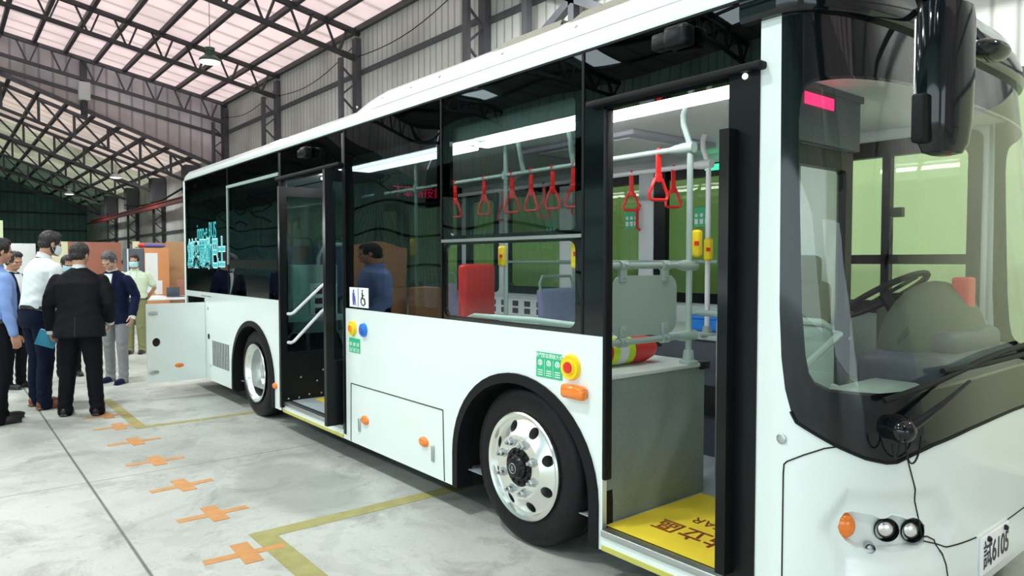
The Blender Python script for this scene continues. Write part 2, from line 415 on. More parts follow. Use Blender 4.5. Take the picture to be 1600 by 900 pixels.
# walls
def gable(name, x, y0, y1, zb, zf, m, th=.06, cut=None):
    if cut:
        mb = MB(); (cy0, cy1, cz) = cut
        mb.prism([(x, y0, zb), (x, cy0, zb), (x, cy0, cz), (x, y0, cz)], (th, 0, 0)); mb.prism([(x, cy1, zb), (x, y1, zb), (x, y1, cz), (x, cy1, cz)], (th, 0, 0)); zb = cz
    else: mb = MB()
    pts = [(x, y0, zb), (x, y1, zb), (x, y1, zf(y1)+.1)]+([(x, RY, zf(RY)+.1)] if y0 < RY < y1 else [])+[(x, y0, zf(y0)+.1)]
    mb.prism(pts, (th, 0, 0)); return tag(mb.build(name, m, smooth=False), kind='structure')
wb_ = tag(MB().box(-13.4, XR, YB, YB+.08, 0, 8.5).build('wall_back', 'wallsheet', smooth=False), kind='structure')
wb1 = tag(MB().box(XC, -13.4, YB, YB+.08, 0, 8.5).build('wall_back', 'wallsheet', smooth=False), kind='structure')
wb2 = tag(MB().box(XL, XC-.1, YB, YB+.08, 0, 6.4).build('wall_back', 'wallsheet', smooth=False), kind='structure')
for w, xa, xb, zs in ((wb_, -13.2, XR, (2.0, 3.8, 5.6, 7.1)), (wb1, XC, -13.4, (2.0, 3.8, 5.6, 7.22)), (wb2, XL, XC-.2, (1.6, 3.2, 4.8))):
    for z in zs: MB().box(xa, xb, YB-.07, YB, z-.07, z+.07).build('girt', 'trussg', w, smooth=False)
ws = tag(MB().prism([(XC-.1, y, z) for y, z in ((YB, 5.55), (YB, 8.6), (RY, zt(RY)+.16), (YF, 8.6), (YF, 5.6), (RY, 5.6+.365*13))], (.06, 0, 0)).build('wall_step', 'wallsheet_y', smooth=False), kind='structure')
MB().prism([(XC-.0, y, z+.0) for y, z in ((YB, 5.5), (YB, 5.66), (RY, 10.36), (RY, 10.2))], (.10, 0, 0)).build('edge_beam', 'trussg', ws, smooth=False)
MB().prism([(XC-.04, y, z) for y, z in ((YB, 7.0), (YB, 7.14), (RY, 9.75), (RY, 9.61))], (.07, 0, 0)).build('girt', 'trussg', ws, smooth=False)
for y in (4.6, -.8, 9.9):
    MB().box(XC-.03, XC+.14, y-.11, y+.11, 5.55+.365*(10-y)-.25, zt(y)).build('post', 'trussg', ws, smooth=False)
wl = gable('wall_left', XL, YF, YB, 0, zl, 'wallgreen')
for z in (1.4, 2.8, 4.2, 5.6, 7.2): MB().box(XL+.06, XL+.14, YF, YB, z-.08, z+.08).build('girt', 'truss', wl, smooth=False)
wf = tag(MB().box(XL, -9, YF-.08, YF, 0, 6.4).box(XC, XR, YF-.08, YF, 4.6, 8.6).build('wall_front', 'wallteal', smooth=False), kind='structure')
for z in (1.6, 3.2, 4.8): MB().box(XL, -12, YF, YF+.08, z-.06, z+.06).build('girt', 'truss', wf, smooth=False)
wr = gable('wall_right', XR, YF, YB, 0, zt, 'wallsheet_y', cut=(-9, -1.5, 4.2))

# trusses
def truss(x, zf, y0, y1, dep, step, m, label, grp, dbl=True, nolat=False):
    root = empty('roof_truss', (x, y1, 0), 0, label, 'truss', grp)
    segs = [(RY, y1)] + ([(y0, RY)] if y0 < RY else [])
    t = MB(); bt = MB(); w = MB()
    for a, b in segs:
        t.bar((x, a, zf(a)), (x, b, zf(b)), .15, .14)
        bt.bar((x, a, zf(a)-dep), (x, b-(.6 if b == y1 else 0), zf(b-(.6 if b == y1 else 0))-dep), .14, .12)
        if not nolat: bt.bar((x, b-.6, zf(b-.6)-dep), (x, b, zf(b)-dep+.0), .12, .16) if b == y1 else None
        n = int(round((b-a)/step)); s = (b-a)/n
        for i in range(n):
            ya = b-i*s; yb = b-(i+1)*s
            if dbl:
                for k in (-.05, .05): w.bar((x+k, ya-s*.36, zf(ya-s*.36)), (x+k, ya-s*.62, zf(ya-s*.62)-dep), .05)
                w.bar((x, ya-s*.62-.05, zf(ya-s*.62)-dep), (x, yb, zf(yb)), .055)
            else:
                w.bar((x, ya, zf(ya)), (x, ya, zf(ya)-dep), .10); w.bar((x, ya, zf(ya)-dep), (x, yb, zf(yb)), .08)
    t.build('top_chord', m, root, smooth=False); bt.build('bottom_chord', m, root, smooth=False); w.build('web', m, root, smooth=False)
    return root
names = {-26.0: 'dark lattice roof truss over the bus rear, one bay before the clad step',
         -19.6: 'dark steel lattice roof truss nearest the camera, entering at the top of the photo',
         -13.2: 'dark roof truss above the front of the bus, right of the nearest whole truss', -6.8: 'dark roof truss above the camera',
         -.4: 'dark roof truss above the open bus doors', 6.0: 'dark roof truss beyond the bus front'}
for x in XT: truss(x, zt, YF, YB-.0, .78, 1.06, 'truss', names[x], 'trusses of the tall bay')
truss(XC+.2, zt, YF, YB, .78, 1.06, 'trussg', 'thin grey roof truss running in front of the clad step wall', 'trusses of the tall bay')
LT = [(-36.4, 'grey lattice truss of the low bay, just below the clad step wall'), (-43.2, 'grey lattice truss of the low bay, second beyond the clad step wall'),
      (-50, 'lattice truss of the low bay, third beyond the clad step wall'), (-56.8, 'lattice truss of the low bay, fourth beyond the step'), (-63.5, 'dim lattice truss nearest the far end wall')]
for x, lb in LT: truss(x, zl, YF, YB, 1.0, 1.25, 'trussg', lb, 'trusses of the low bay', dbl=False)

# lattice columns against the back wall
def column(x, top, label, grp, m='trussg', wx=.12):
    root = empty('lattice_column', (x, YB-.3, 0), 0, label, 'column', grp)
    MB().box(x-.13, x+.13, YB-.18, YB-.01, 0, top+.65).build('outer_chord', m, root, smooth=False)
    MB().box(x-.1, x+.1, YB-.66, YB-.56, 0, top).build('inner_chord', m, root, smooth=False)
    w = MB(); z = .2; s = 1
    while z+.45 < top:
        a, b = (YB-.62, YB-.12) if s > 0 else (YB-.12, YB-.62)
        w.bar((x, a, z), (x, b, z+.45), .05); z += .45; s = -s
    w.build('lacing', m, root, smooth=False); return root
for x, lb in ((-26.0, 'lattice steel column on the back wall, second from the clad step corner'), (-19.6, 'lattice steel column on the back wall above the middle of the bus'),
              (-13.2, 'pair-chord steel column on the back wall where the wall turns dark'), (XC+.25, 'lattice steel column in the corner under the clad step wall'), (-6.8, 'lattice steel column hidden behind the bus front'), (-.4, 'lattice steel column right of the bus')):
    column(x, 7.6, lb, 'columns of the tall bay')
for x, lb in ((-36.4, 'lattice column of the low bay just left of the bus rear corner'), (-43.2, 'lattice column of the low bay, left of the one beside the bus rear'),
              (-50, 'lattice column of the low bay, third from the bus rear'), (-56.8, 'dim lattice column of the low bay, fourth from the bus rear')):
    r = column(x, 5.2, lb, 'columns of the low bay', 'truss'); 
    MB().box(x-.4, x+.4, YB-.75, YB-.06, 4.9, 6.2).build('haunch_plate', 'trussg', r, smooth=False)
# bracing beyond the third column
br = MB()
for a, b in (((-13.2, 5.0), (-6.8, 8.3)), ((-6.8, 5.0), (-13.2, 8.3)), ((-6.8, 6.4), (-.4, 8.3)), ((-13, 8.0), (0, 8.0)), ((-13, 5.2), (0, 5.2)), ((-11.4, 5), (-11.4, 8.4)), ((-10, 5), (-10, 8.4))):
    br.bar((a[0], YB-.35, a[1]), (b[0], YB-.35, b[1]), .16, .16)
tag(br.build('wall_bracing', 'trussg', smooth=False), 'dark steel cross bracing on the back wall above the bus roof', 'bracing')
# crane rail
cr = MB().box(-62, -20, YB-.86, YB-.70, 4.45, 4.68).box(-62, -20, YB-.92, YB-.64, 4.66, 4.7)
tag(cr.build('crane_rail', 'redsteel', smooth=False), 'long red oxide crane rail running along the low bay columns', 'beam')
tag(MB().box(XC+.6, -13.4, YB-.12, YB-.02, 5.62, 5.86).box(XC+.6, -13.4, YB-.16, YB-.02, 5.84, 5.88).build('wall_rail', 'redsteel', smooth=False), 'thin red rail on the back wall just above the bus roof line', 'beam')
# sagging cables under the eaves
for k, (xa, xb, z0, z1) in enumerate(((-32.2, -26.0, 7.9, 8.0), (-26, -19.6, 7.7, 8.1), (-19.6, -13.2, 7.7, 8.4))):
    pts = [(xa+(xb-xa)*t/12, YB-.12, z0+(z1-z0)*t/12-.35*math.sin(PI*t/12)) for t in range(13)]
    tag(MB().tube(pts, .012, 6).build('cable', 'rubber'), 'thin black cable sagging below the eaves in the %s' % ('bay next to the clad step', 'bay behind the middle of the bus', 'bay above the bus roof fairing')[k], 'cable')
pts = [(-50+14*t/12, YB-.78, 5.15-.38*math.sin(PI*t/12)) for t in range(13)]
tag(MB().tube(pts, .05, 6).build('cable', 'rubber'), 'thick black cable drooping between the low bay columns above the red rail', 'cable')
bxw = empty('junction_box', (XC+.2, 4.6, 8.0), 0, 'small white box fixed to a post of the clad step wall', 'box')
MB().box(XC+.14, XC+.4, 4.38, 4.78, 7.85, 8.55, .02).build('cover', 'lampwhite', bxw); MB().box(XC+.2, XC+.35, 4.5, 4.62, 7.3, 7.85).build('conduit', 'truss', bxw)

# high bay lamps
def lamp(x, y, z, top, hm, label, power, r=.28, _=0):
    root = empty('high_bay_lamp', (x, y, z), 0, label, 'lamp', 'high bay lamps under the roof')
    MB().lathe([(0, .0), (r*.93, .0), (r*.95, .01), (r*.93, -.035), (r*.6, -.06), (0, -.07)]).build('diffuser', 'lampglow', root, local=True)
    MB().lathe([(r*.96, -.01), (r, 0), (r*.97, .05), (r*.55, .15), (r*.32, .20), (r*.32, .26), (r*.45, .27), (r*.45, .36), (0, .37)]).build('housing', hm, root, local=True)
    MB().tube([(0, 0, .36), (0, 0, top-z+.06)], .008, 6).build('suspension_wire', 'rubber', root, local=True)
    if power:
        ld = bpy.data.lights.new('lamp_light', 'AREA'); ld.shape = 'DISK'; ld.size = r*2*.9; ld.energy = power; ld.color = (.93, 1, .96)
        lo = bpy.data.objects.new('lamp_light', ld); COL.objects.link(lo); lo.parent = root; lo.location = (0, 0, -.085)
    return root
lamp(-20.0, 5.8, 6.95, zt(5.8), 'lampgreen', 'green bell-shaped high bay lamp hanging on a wire above the bus, largest in view', LAMP_POWER)
lamp(-42.0, 7.35, 6.0, zl(7.35), 'lampwhite', 'white high bay lamp of the low bay, right of the farther one', LAMP_POWER)
lamp(-56.0, 7.0, 6.15, zl(7.0), 'lampwhite', 'small white high bay lamp of the low bay, farthest left and lowest', LAMP_POWER)
for x, lb in ((-10, 'left'), (-3.6, 'middle'), (2.8, 'right')):  # unseen lamps added to brighten the partitions and the back wall
    lamp(x, 7.7, 7.3, zt(7.7), 'lampgreen', 'green high bay lamp behind the bus above the photo, %s one of three' % lb, LAMP_POWER*2.0, .35)
k = 0
for x in (-22.8, -16.4, -10, -3.6, 2.8):
    for y in (-1.0, -7.5):
        lamp(x, y, 7.6, zt(y), 'lampgreen', 'green high bay lamp outside the photo, %s row, %s along the hall' % (('inner', 'outer')[k % 2], ('farthest', 'second', 'third', 'fourth', 'nearest end')[k//2]), LAMP_POWER*(2.2 if x < 0 else .8), .35, (zt(y)+.1)); k += 1

# ================================================================== BUS
Y0 = 2.465; YC = 3.6175; HB = 1.1525; YFAR = 2*YC-Y0
bus = empty('city_bus', (-5.3, YC, 0), 0, 'white low floor single decker bus with black glazing band and both doors open', 'bus')
def bp(mb, name, m, par=None, smooth=True): return mb.build(name, m, par or bus, smooth)
def arch(cx, rx, zb, zs, rz, n=24):
    return [(cx+rx*math.cos(PI*i/n), zs+rz*math.sin(PI*i/n)) for i in range(n+1)]
FA, RA = -2.99, -7.24
# lower side panels
a = arch(FA, .62, .185, .40, .565); o = [(-5.15, .185), (-5.15, 1.22), (-2.345, 1.22), (-2.345, .185), (FA+.62, .185)]+a+[(FA-.62, .185)]
side_mid = plate('side_panel', [o], .03, 'white', bus, 'side', Y0+.015)
a = arch(RA, .62, .185, .42, .56); o = [(-9.70, .19), (-9.70, 1.22), (-6.46, 1.22), (-6.46, .19), (RA+.62, .19)]+a+[(RA-.62, .19)]
side_rear = plate('side_panel', [o, rect(-9.64, -8.86, .23, 1.15)], .03, 'white', bus, 'side', Y0+.015)
# arch lips and liners
for cx, zs, rz, xb in ((FA, .40, .565, .185), (RA, .42, .56, .19)):
    pts = [(cx+.60, Y0-.004, xb)]+[(x, Y0-.004, z) for x, z in arch(cx, .60, 0, zs, rz-.02)]+[(cx-.60, Y0-.004, xb)]
    mb = MB()
    inn = [(cx+.565, xb)]+arch(cx, .565, 0, zs, rz-.055)+[(cx-.565, xb)]; out = [(cx+.622, xb)]+arch(cx, .622, 0, zs, rz)+[(cx-.622, xb)]
    mb.grid([[(x, Y0-.012, z) for x, z in out], [(x, Y0-.016, z) for x, z in inn], [(x, Y0+.10, z) for x, z in inn], [(x, Y0+.10, z) for x, z in out], [(x, Y0-.012, z) for x, z in out]])
    bp(mb, 'arch_trim', 'rubber')
    mb = MB(); lin = [(cx+.605, .16)]+arch(cx, .605, 0, zs, rz-.01)+[(cx-.605, .16)]
    mb.grid([[(x, Y0+.03, z) for x, z in lin], [(x, Y0+.75, z) for x, z in lin]])
    mb.prism([(x, Y0+.75, z) for x, z in lin], (0, .01, 0)); bp(mb, 'wheel_housing', 'dark')
# underbody
mb = MB().box(-9.5, -7.95, Y0+.05, YFAR-.05, .24, .5).box(-6.55, -3.7, Y0+.06, YFAR-.06, .215, .285).box(-2.3, -1.5, Y0+.06, YFAR-.06, .20, .285).box(-7.95, -6.55, Y0+.8, YFAR-.8, .24, .5).box(-3.7, -2.3, Y0+.8, YFAR-.8, .22, .285)
bp(mb, 'underbody', 'dark', smooth=False)
# far side, rear wall
mb = MB()
plate('far_side_panel', [rect(-9.7, -1.45, .19, 1.24)], .03, 'white', bus, 'far', YFAR-.02)
FW = [(-9.45, -8.15), (-8.0, -6.75), (-6.6, -6.05), (-5.9, -4.95), (-4.8, -3.12), (-2.52, -1.50)]
plate('far_side_wall', [rect(-9.7, -1.45, 1.24, 2.62)]+[rrect(p, q, 1.27, 2.33, .05) for p, q in FW], .05, 'white_in', bus, 'far', YFAR-.03)
for i, (p, q) in enumerate(FW):
    fr = plate('far_window_frame', [rrect(p-.02, q+.02, 1.25, 2.35, .06), rrect(p+.05, q-.05, 1.33, 2.25, .05)], .06, 'blackm', bus, 'far', YFAR-.045)
    g = MB().box(p, q, YFAR-.045, YFAR-.039, 1.30, 2.30); bp(g, 'far_window_pane', 'glassfar' if i == 5 else 'glassgreen', fr, False)
    if i == 5:
        MB().box(-2.03, -1.98, YFAR-.085, YFAR-.03, 1.33, 2.25).box(p, q, YFAR-.085, YFAR-.03, 1.565, 1.625).box(-2.38, -2.32, YFAR-.085, YFAR-.03, 1.33, 2.25).build('mullion', 'blackm', fr, False)
        MB().box(-1.98, -1.90, YFAR-.10, YFAR-.06, 1.86, 1.92).build('latch', 'blackm', fr, False)
bp(MB().box(-9.72, -9.66, Y0+.03, YFAR-.03, .19, 2.60), 'rear_wall', 'white')
bp(MB().box(-9.725, -9.655, Y0-.004, Y0+.06, .19, 2.615, .012), 'rear_corner_post', 'white')

# engine compartment, open flap
eb = bp(MB().box(-9.64, -8.86, Y0+.02, Y0+.75, .22, .24).box(-9.64, -8.86, Y0+.75, Y0+.77, .22, 1.16).box(-9.66, -9.64, Y0+.02, Y0+.77, .22, 1.16).box(-8.86, -8.84, Y0+.03, Y0+.77, .22, 1.16).box(-9.64, -8.86, Y0+.02, Y0+.77, 1.15, 1.17), 'equipment_bay', 'dark', smooth=False)
MB().box(-9.5, -9.0, Y0+.2, Y0+.6, .3, .8, .02).build('battery_unit', 'slate', eb)
XP = -8.85
flap = plate('service_flap', [rrect(1.825, 2.462, .19, 1.10, .012)]+[circ(1.925, .657, .042, rz=.05)], .028, 'white', bus, 'front', XP)
# top edge of the flap rises slightly to its hinge
MB().box(XP-.02, XP-.012, 1.87, 1.98, .60, .715).build('lock_recess', 'dark', flap)
for z in (.99, .315):
    MB().box(XP+.012, XP+.022, 1.845, 1.945, z-.018, z+.018, .006).box(XP+.02, XP+.035, 1.86, 1.90, z-.012, z+.012, .004).build('latch', 'steel', flap)
MB().ball((XP+.014, 2.165, .372), .012, .052, .024).build('orange_marker', 'orange', flap)
for z in (1.03, .366): MB().ball((-8.66 if z < .5 else -8.73, Y0-.001, z), .02, .006, .02).build('lock', 'steel', side_rear)
MB().lathe([(0, -.004), (.032, -.004), (.034, 0)], (-8.71, Y0, .70), 'y').build('filler_hole', 'dark', side_rear)
vt = MB()
for i in range(11):
    x = -8.56+i*.056; vt.box(x, x+.022, Y0-.003, Y0+.001, .375, .665)
vt.build('vent_slots', 'dark', side_rear, False)
MB().box(-9.0, -8.60, Y0-.002, Y0+.001, 1.17, 1.176).build('panel_seam', 'dark', side_rear, False)
MB().box(-8.855, -8.838, Y0-.006, Y0+.004, .19, 1.16).build('flap_hinge', 'steel', side_rear, False)
# lower flap seam on middle panel with markers and handles
mb = MB()
for A_, B_ in (((-5.01, .641), (-3.73, .641)), ((-3.73, .641), (-3.715, .19)), ((-5.01, .641), (-5.02, .19))): mb.bar((A_[0], Y0-.0005, A_[1]), (B_[0], Y0-.0005, B_[1]), .006, .006)
mb.build('panel_seam', 'dark', side_mid, False)
def marker(par, x, z, rx=.055, rz=.034): return MB().ball((x, Y0-.004, z), rx, .022, rz).build('orange_marker', 'orange', par)
marker(side_mid, -4.78, .392); marker(side_mid, -3.955, .393); marker(side_rear, -6.60, .403, .05, .03)
for x, z0, z1 in ((-4.872, .29, .39), (-3.845, .285, .39)):
    MB().box(x-.014, x+.014, Y0-.012, Y0+.002, z0, z1, .006).build('flap_handle', 'steel', side_mid)
MB().box(-2.608, -2.44, Y0-.045, Y0+.002, .895, .967, .022).build('turn_signal', 'orange', bus)
# emergency buttons, stickers
def button(name, x, z, r, m, m2):
    b_ = bp(MB().lathe([(0, -.028), (r*.55, -.028), (r*.62, -.018), (r*.9, -.022), (r, -.006), (r, .002), (0, .002)], (x, Y0, z), 'y', 32), name, m)
    MB().lathe([(0, -.036), (r*.42, -.034), (r*.48, -.022), (0, -.022)], (x, Y0, z), 'y').build('button_cap', m2, b_); return b_
button('emergency_button', -2.56, 1.05, .066, 'yellow', 'red'); button('emergency_button', -4.97, 1.07, .058, 'yellow', 'orange'); button('call_button', -4.79, 1.07, .052, 'blue', 'inkblue')
def green_sticker(x0, x1, z0, z1, cap):
    s = bp(MB().box(x0, x1, Y0-.003, Y0+.001, z0, z1), 'green_sticker', 'green', smooth=False); w = (x1-x0)/3; h = z1-z0
    if cap: text('sticker_heading', cap, h*.2, 'sign', s, 'side', Y0-.0035, (x0+x1)/2, z1-h*.14)
    mb = MB()
    for i in range(3):
        cx = x0+w*(i+.5); cz = z0+h*.58
        mb.lathe([(w*.16, -.0045), (w*.26, -.0045)], (cx, Y0, cz), 'y', 16)
        mb.box(cx-w*.06, cx+w*.06, Y0-.0045, Y0-.004, cz-h*.14, cz+h*.10)
        for k in range(3): mb.box(cx-w*.3, cx+w*.3, Y0-.0045, Y0-.004, z0+h*(.08+.09*k), z0+h*(.115+.09*k))
        if i: mb.box(x0+w*i-.001, x0+w*i+.001, Y0-.0045, Y0-.004, z0+h*.06, z0+h*.72)
    mb.build('pictogram', 'sign', s, False); return s
green_sticker(-2.828, -2.628, .972, 1.105, '車門緊急開啟方式'); green_sticker(-5.035, -4.855, .885, .995, '')

# ---- glazing band
def pane(x0, x1, z0, z1, m, y=Y0+.004): return bp(MB().box(x0, x1, y, y+.006, z0, z1), 'window_pane', m, smooth=False)
def frame(name, x0, x1, z0, z1, bx, bz0, bz1, r=.04, y=Y0+.022, th=.024, more=()):
    return plate(name, [rect(x0, x1, z0, z1), rrect(x0+bx, x1-bx, z0+bz0, z1-bz1, r)]+list(more), th, 'black', bus, 'side', y)
ZB, ZTt = 1.222, 2.60
w1 = frame('window_frame', -9.655, -7.955, ZB, ZTt, .05, .05, .16); w2 = frame('window_frame', -7.945, -6.47, ZB, ZTt, .05, .05, .16)
w3 = frame('window_frame', -5.09, -3.745, ZB, ZTt, .06, .06, .22)
w4 = plate('window_frame', [rect(-3.735, -2.49, ZB, ZTt), rrect(-3.66, -2.55, 1.74, 2.40, .03), rrect(-3.715, -2.545, 1.245, 1.685, .05)], .024, 'black', bus, 'side', Y0+.022)
for fr_, x0, x1, m in ((w1, -9.655, -7.955, 'glassdark'), (w2, -7.945, -6.47, 'glassdark'), (w3, -5.09, -3.745, 'glassdark')):
    MB().box(x0, x1, Y0+.002, Y0+.008, ZB, ZTt).build('window_pane', m, fr_, False)
MB().box(-3.735, -2.49, Y0+.002, Y0+.008, 1.715, ZTt).build('window_pane', 'glassmid', w4, False)
plate('window_pane', [rect(-3.735, -2.49, ZB, 1.70), rrect(-3.72, -2.54, 1.24, 1.69, .05)], .006, 'glasssmoke', w4, 'side', Y0+.006)
MB().box(-3.72, -2.54, Y0+.014, Y0+.018, 1.24, 1.69).build('opening_pane', 'glassclear', w4, False)
MB().box(-3.735, -2.49, Y0-.006, Y0+.01, 1.700, 1.718).build('divider_bar', 'steel', w4, False)
MB().box(-7.90, -6.50, Y0-.006, Y0+.012, 1.51, 1.60).build('divider_bar', 'blackm', w2, False)
MB().box(-7.955, -6.45, Y0-.012, Y0+.004, 2.375, 2.405).box(-7.965, -7.94, Y0-.008, Y0+.004, 1.55, 2.40).build('drip_rail', 'railgray', w2, False)
for x in (-7.95, -3.74, -2.485, -5.095, -6.455): bp(MB().box(x-.008, x+.008, Y0-.003, Y0+.012, ZB, ZTt), 'glazing_strip', 'rubber', smooth=False)
# headers above the doors, pillars
rh = bp(MB().box(-6.46, -5.10, Y0+.01, Y0+.06, 2.32, ZTt), 'rear_door_header', 'black', smooth=False)
MB().box(-6.455, -5.10, Y0+.002, Y0+.008, 2.33, ZTt-.005).build('header_glass', 'glasssmoke', rh, False)
fh = bp(MB().box(-2.478, -1.515, Y0+.01, Y0+.06, 2.30, ZTt), 'front_door_header', 'black', smooth=False)
MB().box(-2.476, -1.515, Y0+.002, Y0+.008, 2.33, ZTt-.003).build('header_glass', 'glasssmoke', fh, False)
bp(MB().box(-2.478, -2.345, Y0+.0, Y0+.06, ZB, 2.33), 'door_pillar', 'black', smooth=False)
bp(MB().box(-5.15, -5.095, Y0-.002, Y0+.06, .22, 2.58, .006), 'door_pillar', 'blackm')
bp(MB().box(-6.465, -6.41, Y0-.002, Y0+.06, .22, 2.58, .006), 'door_pillar', 'blackm')
bp(MB().box(-2.343, -2.318, Y0-.01, Y0+.04, .53, 2.30, .008), 'door_seal', 'rubber')
bp(MB().box(-1.66, -1.525, Y0-.006, Y0+.06, .20, 2.325), 'door_pillar', 'blackm', smooth=False)
for par, x0, x1, z in ((rh, -6.44, -5.12, 2.335), (fh, -2.43, -1.50, 2.325)):
    MB().box(x0, x1, Y0-.045, Y0+.01, z-.012, z+.018, .008).build('drip_rail', 'rubber', par)
for par, x, z in ((rh, -5.79, 2.50), (fh, -1.925, 2.52)):
    c_ = MB().box(x-.095, x+.08, Y0-.06, Y0+.005, z-.035, z+.035, .015).box(x-.02, x+.10, Y0-.075, Y0+.005, z-.045, z+.045, .02).build('side_camera', 'blackm', par)
MB().ball((-1.585, Y0-.012, 2.30), .012, .01, .012).build('marker_light', 'lampglow', fh)
# sign sticker pair on window 3
ss = bp(MB().box(-5.025, -4.72, Y0-.001, Y0+.002, 1.235, 1.385), 'priority_sticker', 'sign', smooth=False)
mb = MB().box(-4.885, -4.878, Y0-.002, Y0-.001, 1.24, 1.38); mb.build('divider', 'ink', ss, False)
mb = MB(); yy = Y0-.003
mb.ball((-4.955, yy, 1.358), .011, .001, .011, 12).prism([(-4.972, yy, 1.345), (-4.942, yy, 1.345), (-4.935, yy, 1.30), (-4.942, yy, 1.25), (-4.965, yy, 1.25), (-4.975, yy, 1.30)], (0, .001, 0)).bar((-4.935, yy, 1.32), (-4.918, yy, 1.25), .004)
mb.build('elderly_person_pictogram', 'inkblue', ss, False)
mb = MB(); cx, cz = -4.80, 1.285
mb.tube([(cx+.032*math.cos(t), yy, cz+.032*math.sin(t)) for t in [math.radians(100+20*i) for i in range(14)]], .0045, 6).ball((cx-.012, yy, 1.362), .009, .002, .009, 10)
mb.bar((cx-.012, yy, 1.350), (cx-.008, yy, 1.305), .008).bar((cx-.008, yy, 1.305), (cx+.022, yy, 1.303), .008).bar((cx+.022, yy, 1.303), (cx+.036, yy, 1.262), .008).bar((cx-.01, yy, 1.33), (cx+.015, yy, 1.327), .006)
mb.build('wheelchair_pictogram', 'ink', ss, False)
# lettering on the rear window
def letters(s, size, cx, cz, offo, offi, sx):
    text('window_lettering_outline', s, size, 'cyanpale', bus, 'side', Y0-.0015, cx, cz, 0, offo, sx)
    text('window_lettering', s, size, 'cyan', bus, 'side', Y0-.0035, cx, cz, 0, offi, sx)
letters('創奕電動巴士', .36, -8.80, 1.655, .020, .006, .70)
text('window_lettering', 'inno-e BUS', .27, 'cyan', bus, 'side', Y0-.0025, -8.74, 1.935, 0, .0, .62)

# ---- roof
def extr(prof, x0, x1, n=1): return MB().grid([[(x0, y, z) for y, z in prof], [(x1, y, z) for y, z in prof]])
half = [(Y0+.004, 2.602), (Y0+.0, 2.635), (Y0+.012, 2.675), (Y0+.05, 2.72), (Y0+.12, 2.75), (Y0+.30, 2.775), (YC, 2.79)]
prof = half+[(2*YC-y, z) for y, z in half[::-1][1:]]
mb = MB(); rows = []
for x, k in ((-9.735, .0), (-9.73, .35), (-9.70, .75), (-9.62, 1.0), (-1.50, 1.0)):
    rows.append([(x, YC+(y-YC)*(.985+.015*k), 2.602+(z-2.602)*k) for y, z in prof])
mb.grid(rows); bp(mb, 'roof', 'white')
bp(MB().box(-9.72, -1.5, Y0-.003, Y0+.02, 2.596, 2.607), 'roof_seam', 'rubber', smooth=False)
fp = [(Y0+.030, 2.70), (Y0+.05, 2.745), (Y0+.085, 2.80), (Y0+.13, 2.835), (Y0+.25, 2.86), (YC, 2.875)]
fp = fp+[(2*YC-y, z) for y, z in fp[::-1][1:]]
mb = MB(); rows = []
for x, k in ((-5.22, 0), (-5.12, .35), (-5.0, .65), (-4.84, .88), (-4.64, 1), (-1.62, 1), (-1.50, .8)):
    rows.append([(x, y, 2.655+(z-2.655)*k) for y, z in fp])
mb.grid(rows); rf = bp(mb, 'roof_fairing', 'white')
for xa, xb in ((-3.35, -2.76), (-2.70, -2.05)):
    MB().grid([[(xa, Y0+.10, 2.812), (xb, Y0+.10, 2.812)], [(xa+.05, Y0+.16, 2.875), (xb-.05, Y0+.16, 2.875)], [(xa+.08, Y0+.5, 2.90), (xb-.08, Y0+.5, 2.90)]]).build('roof_grille', 'roofmesh', rf)
mb = MB()
for x in (-5.0, -4.6, -4.2, -3.85, -3.2, -2.6, -2.0): mb.ball((x, Y0+.062, 2.765), .01, .008, .01, 8)
mb.build('fairing_bolt', 'steel', rf)

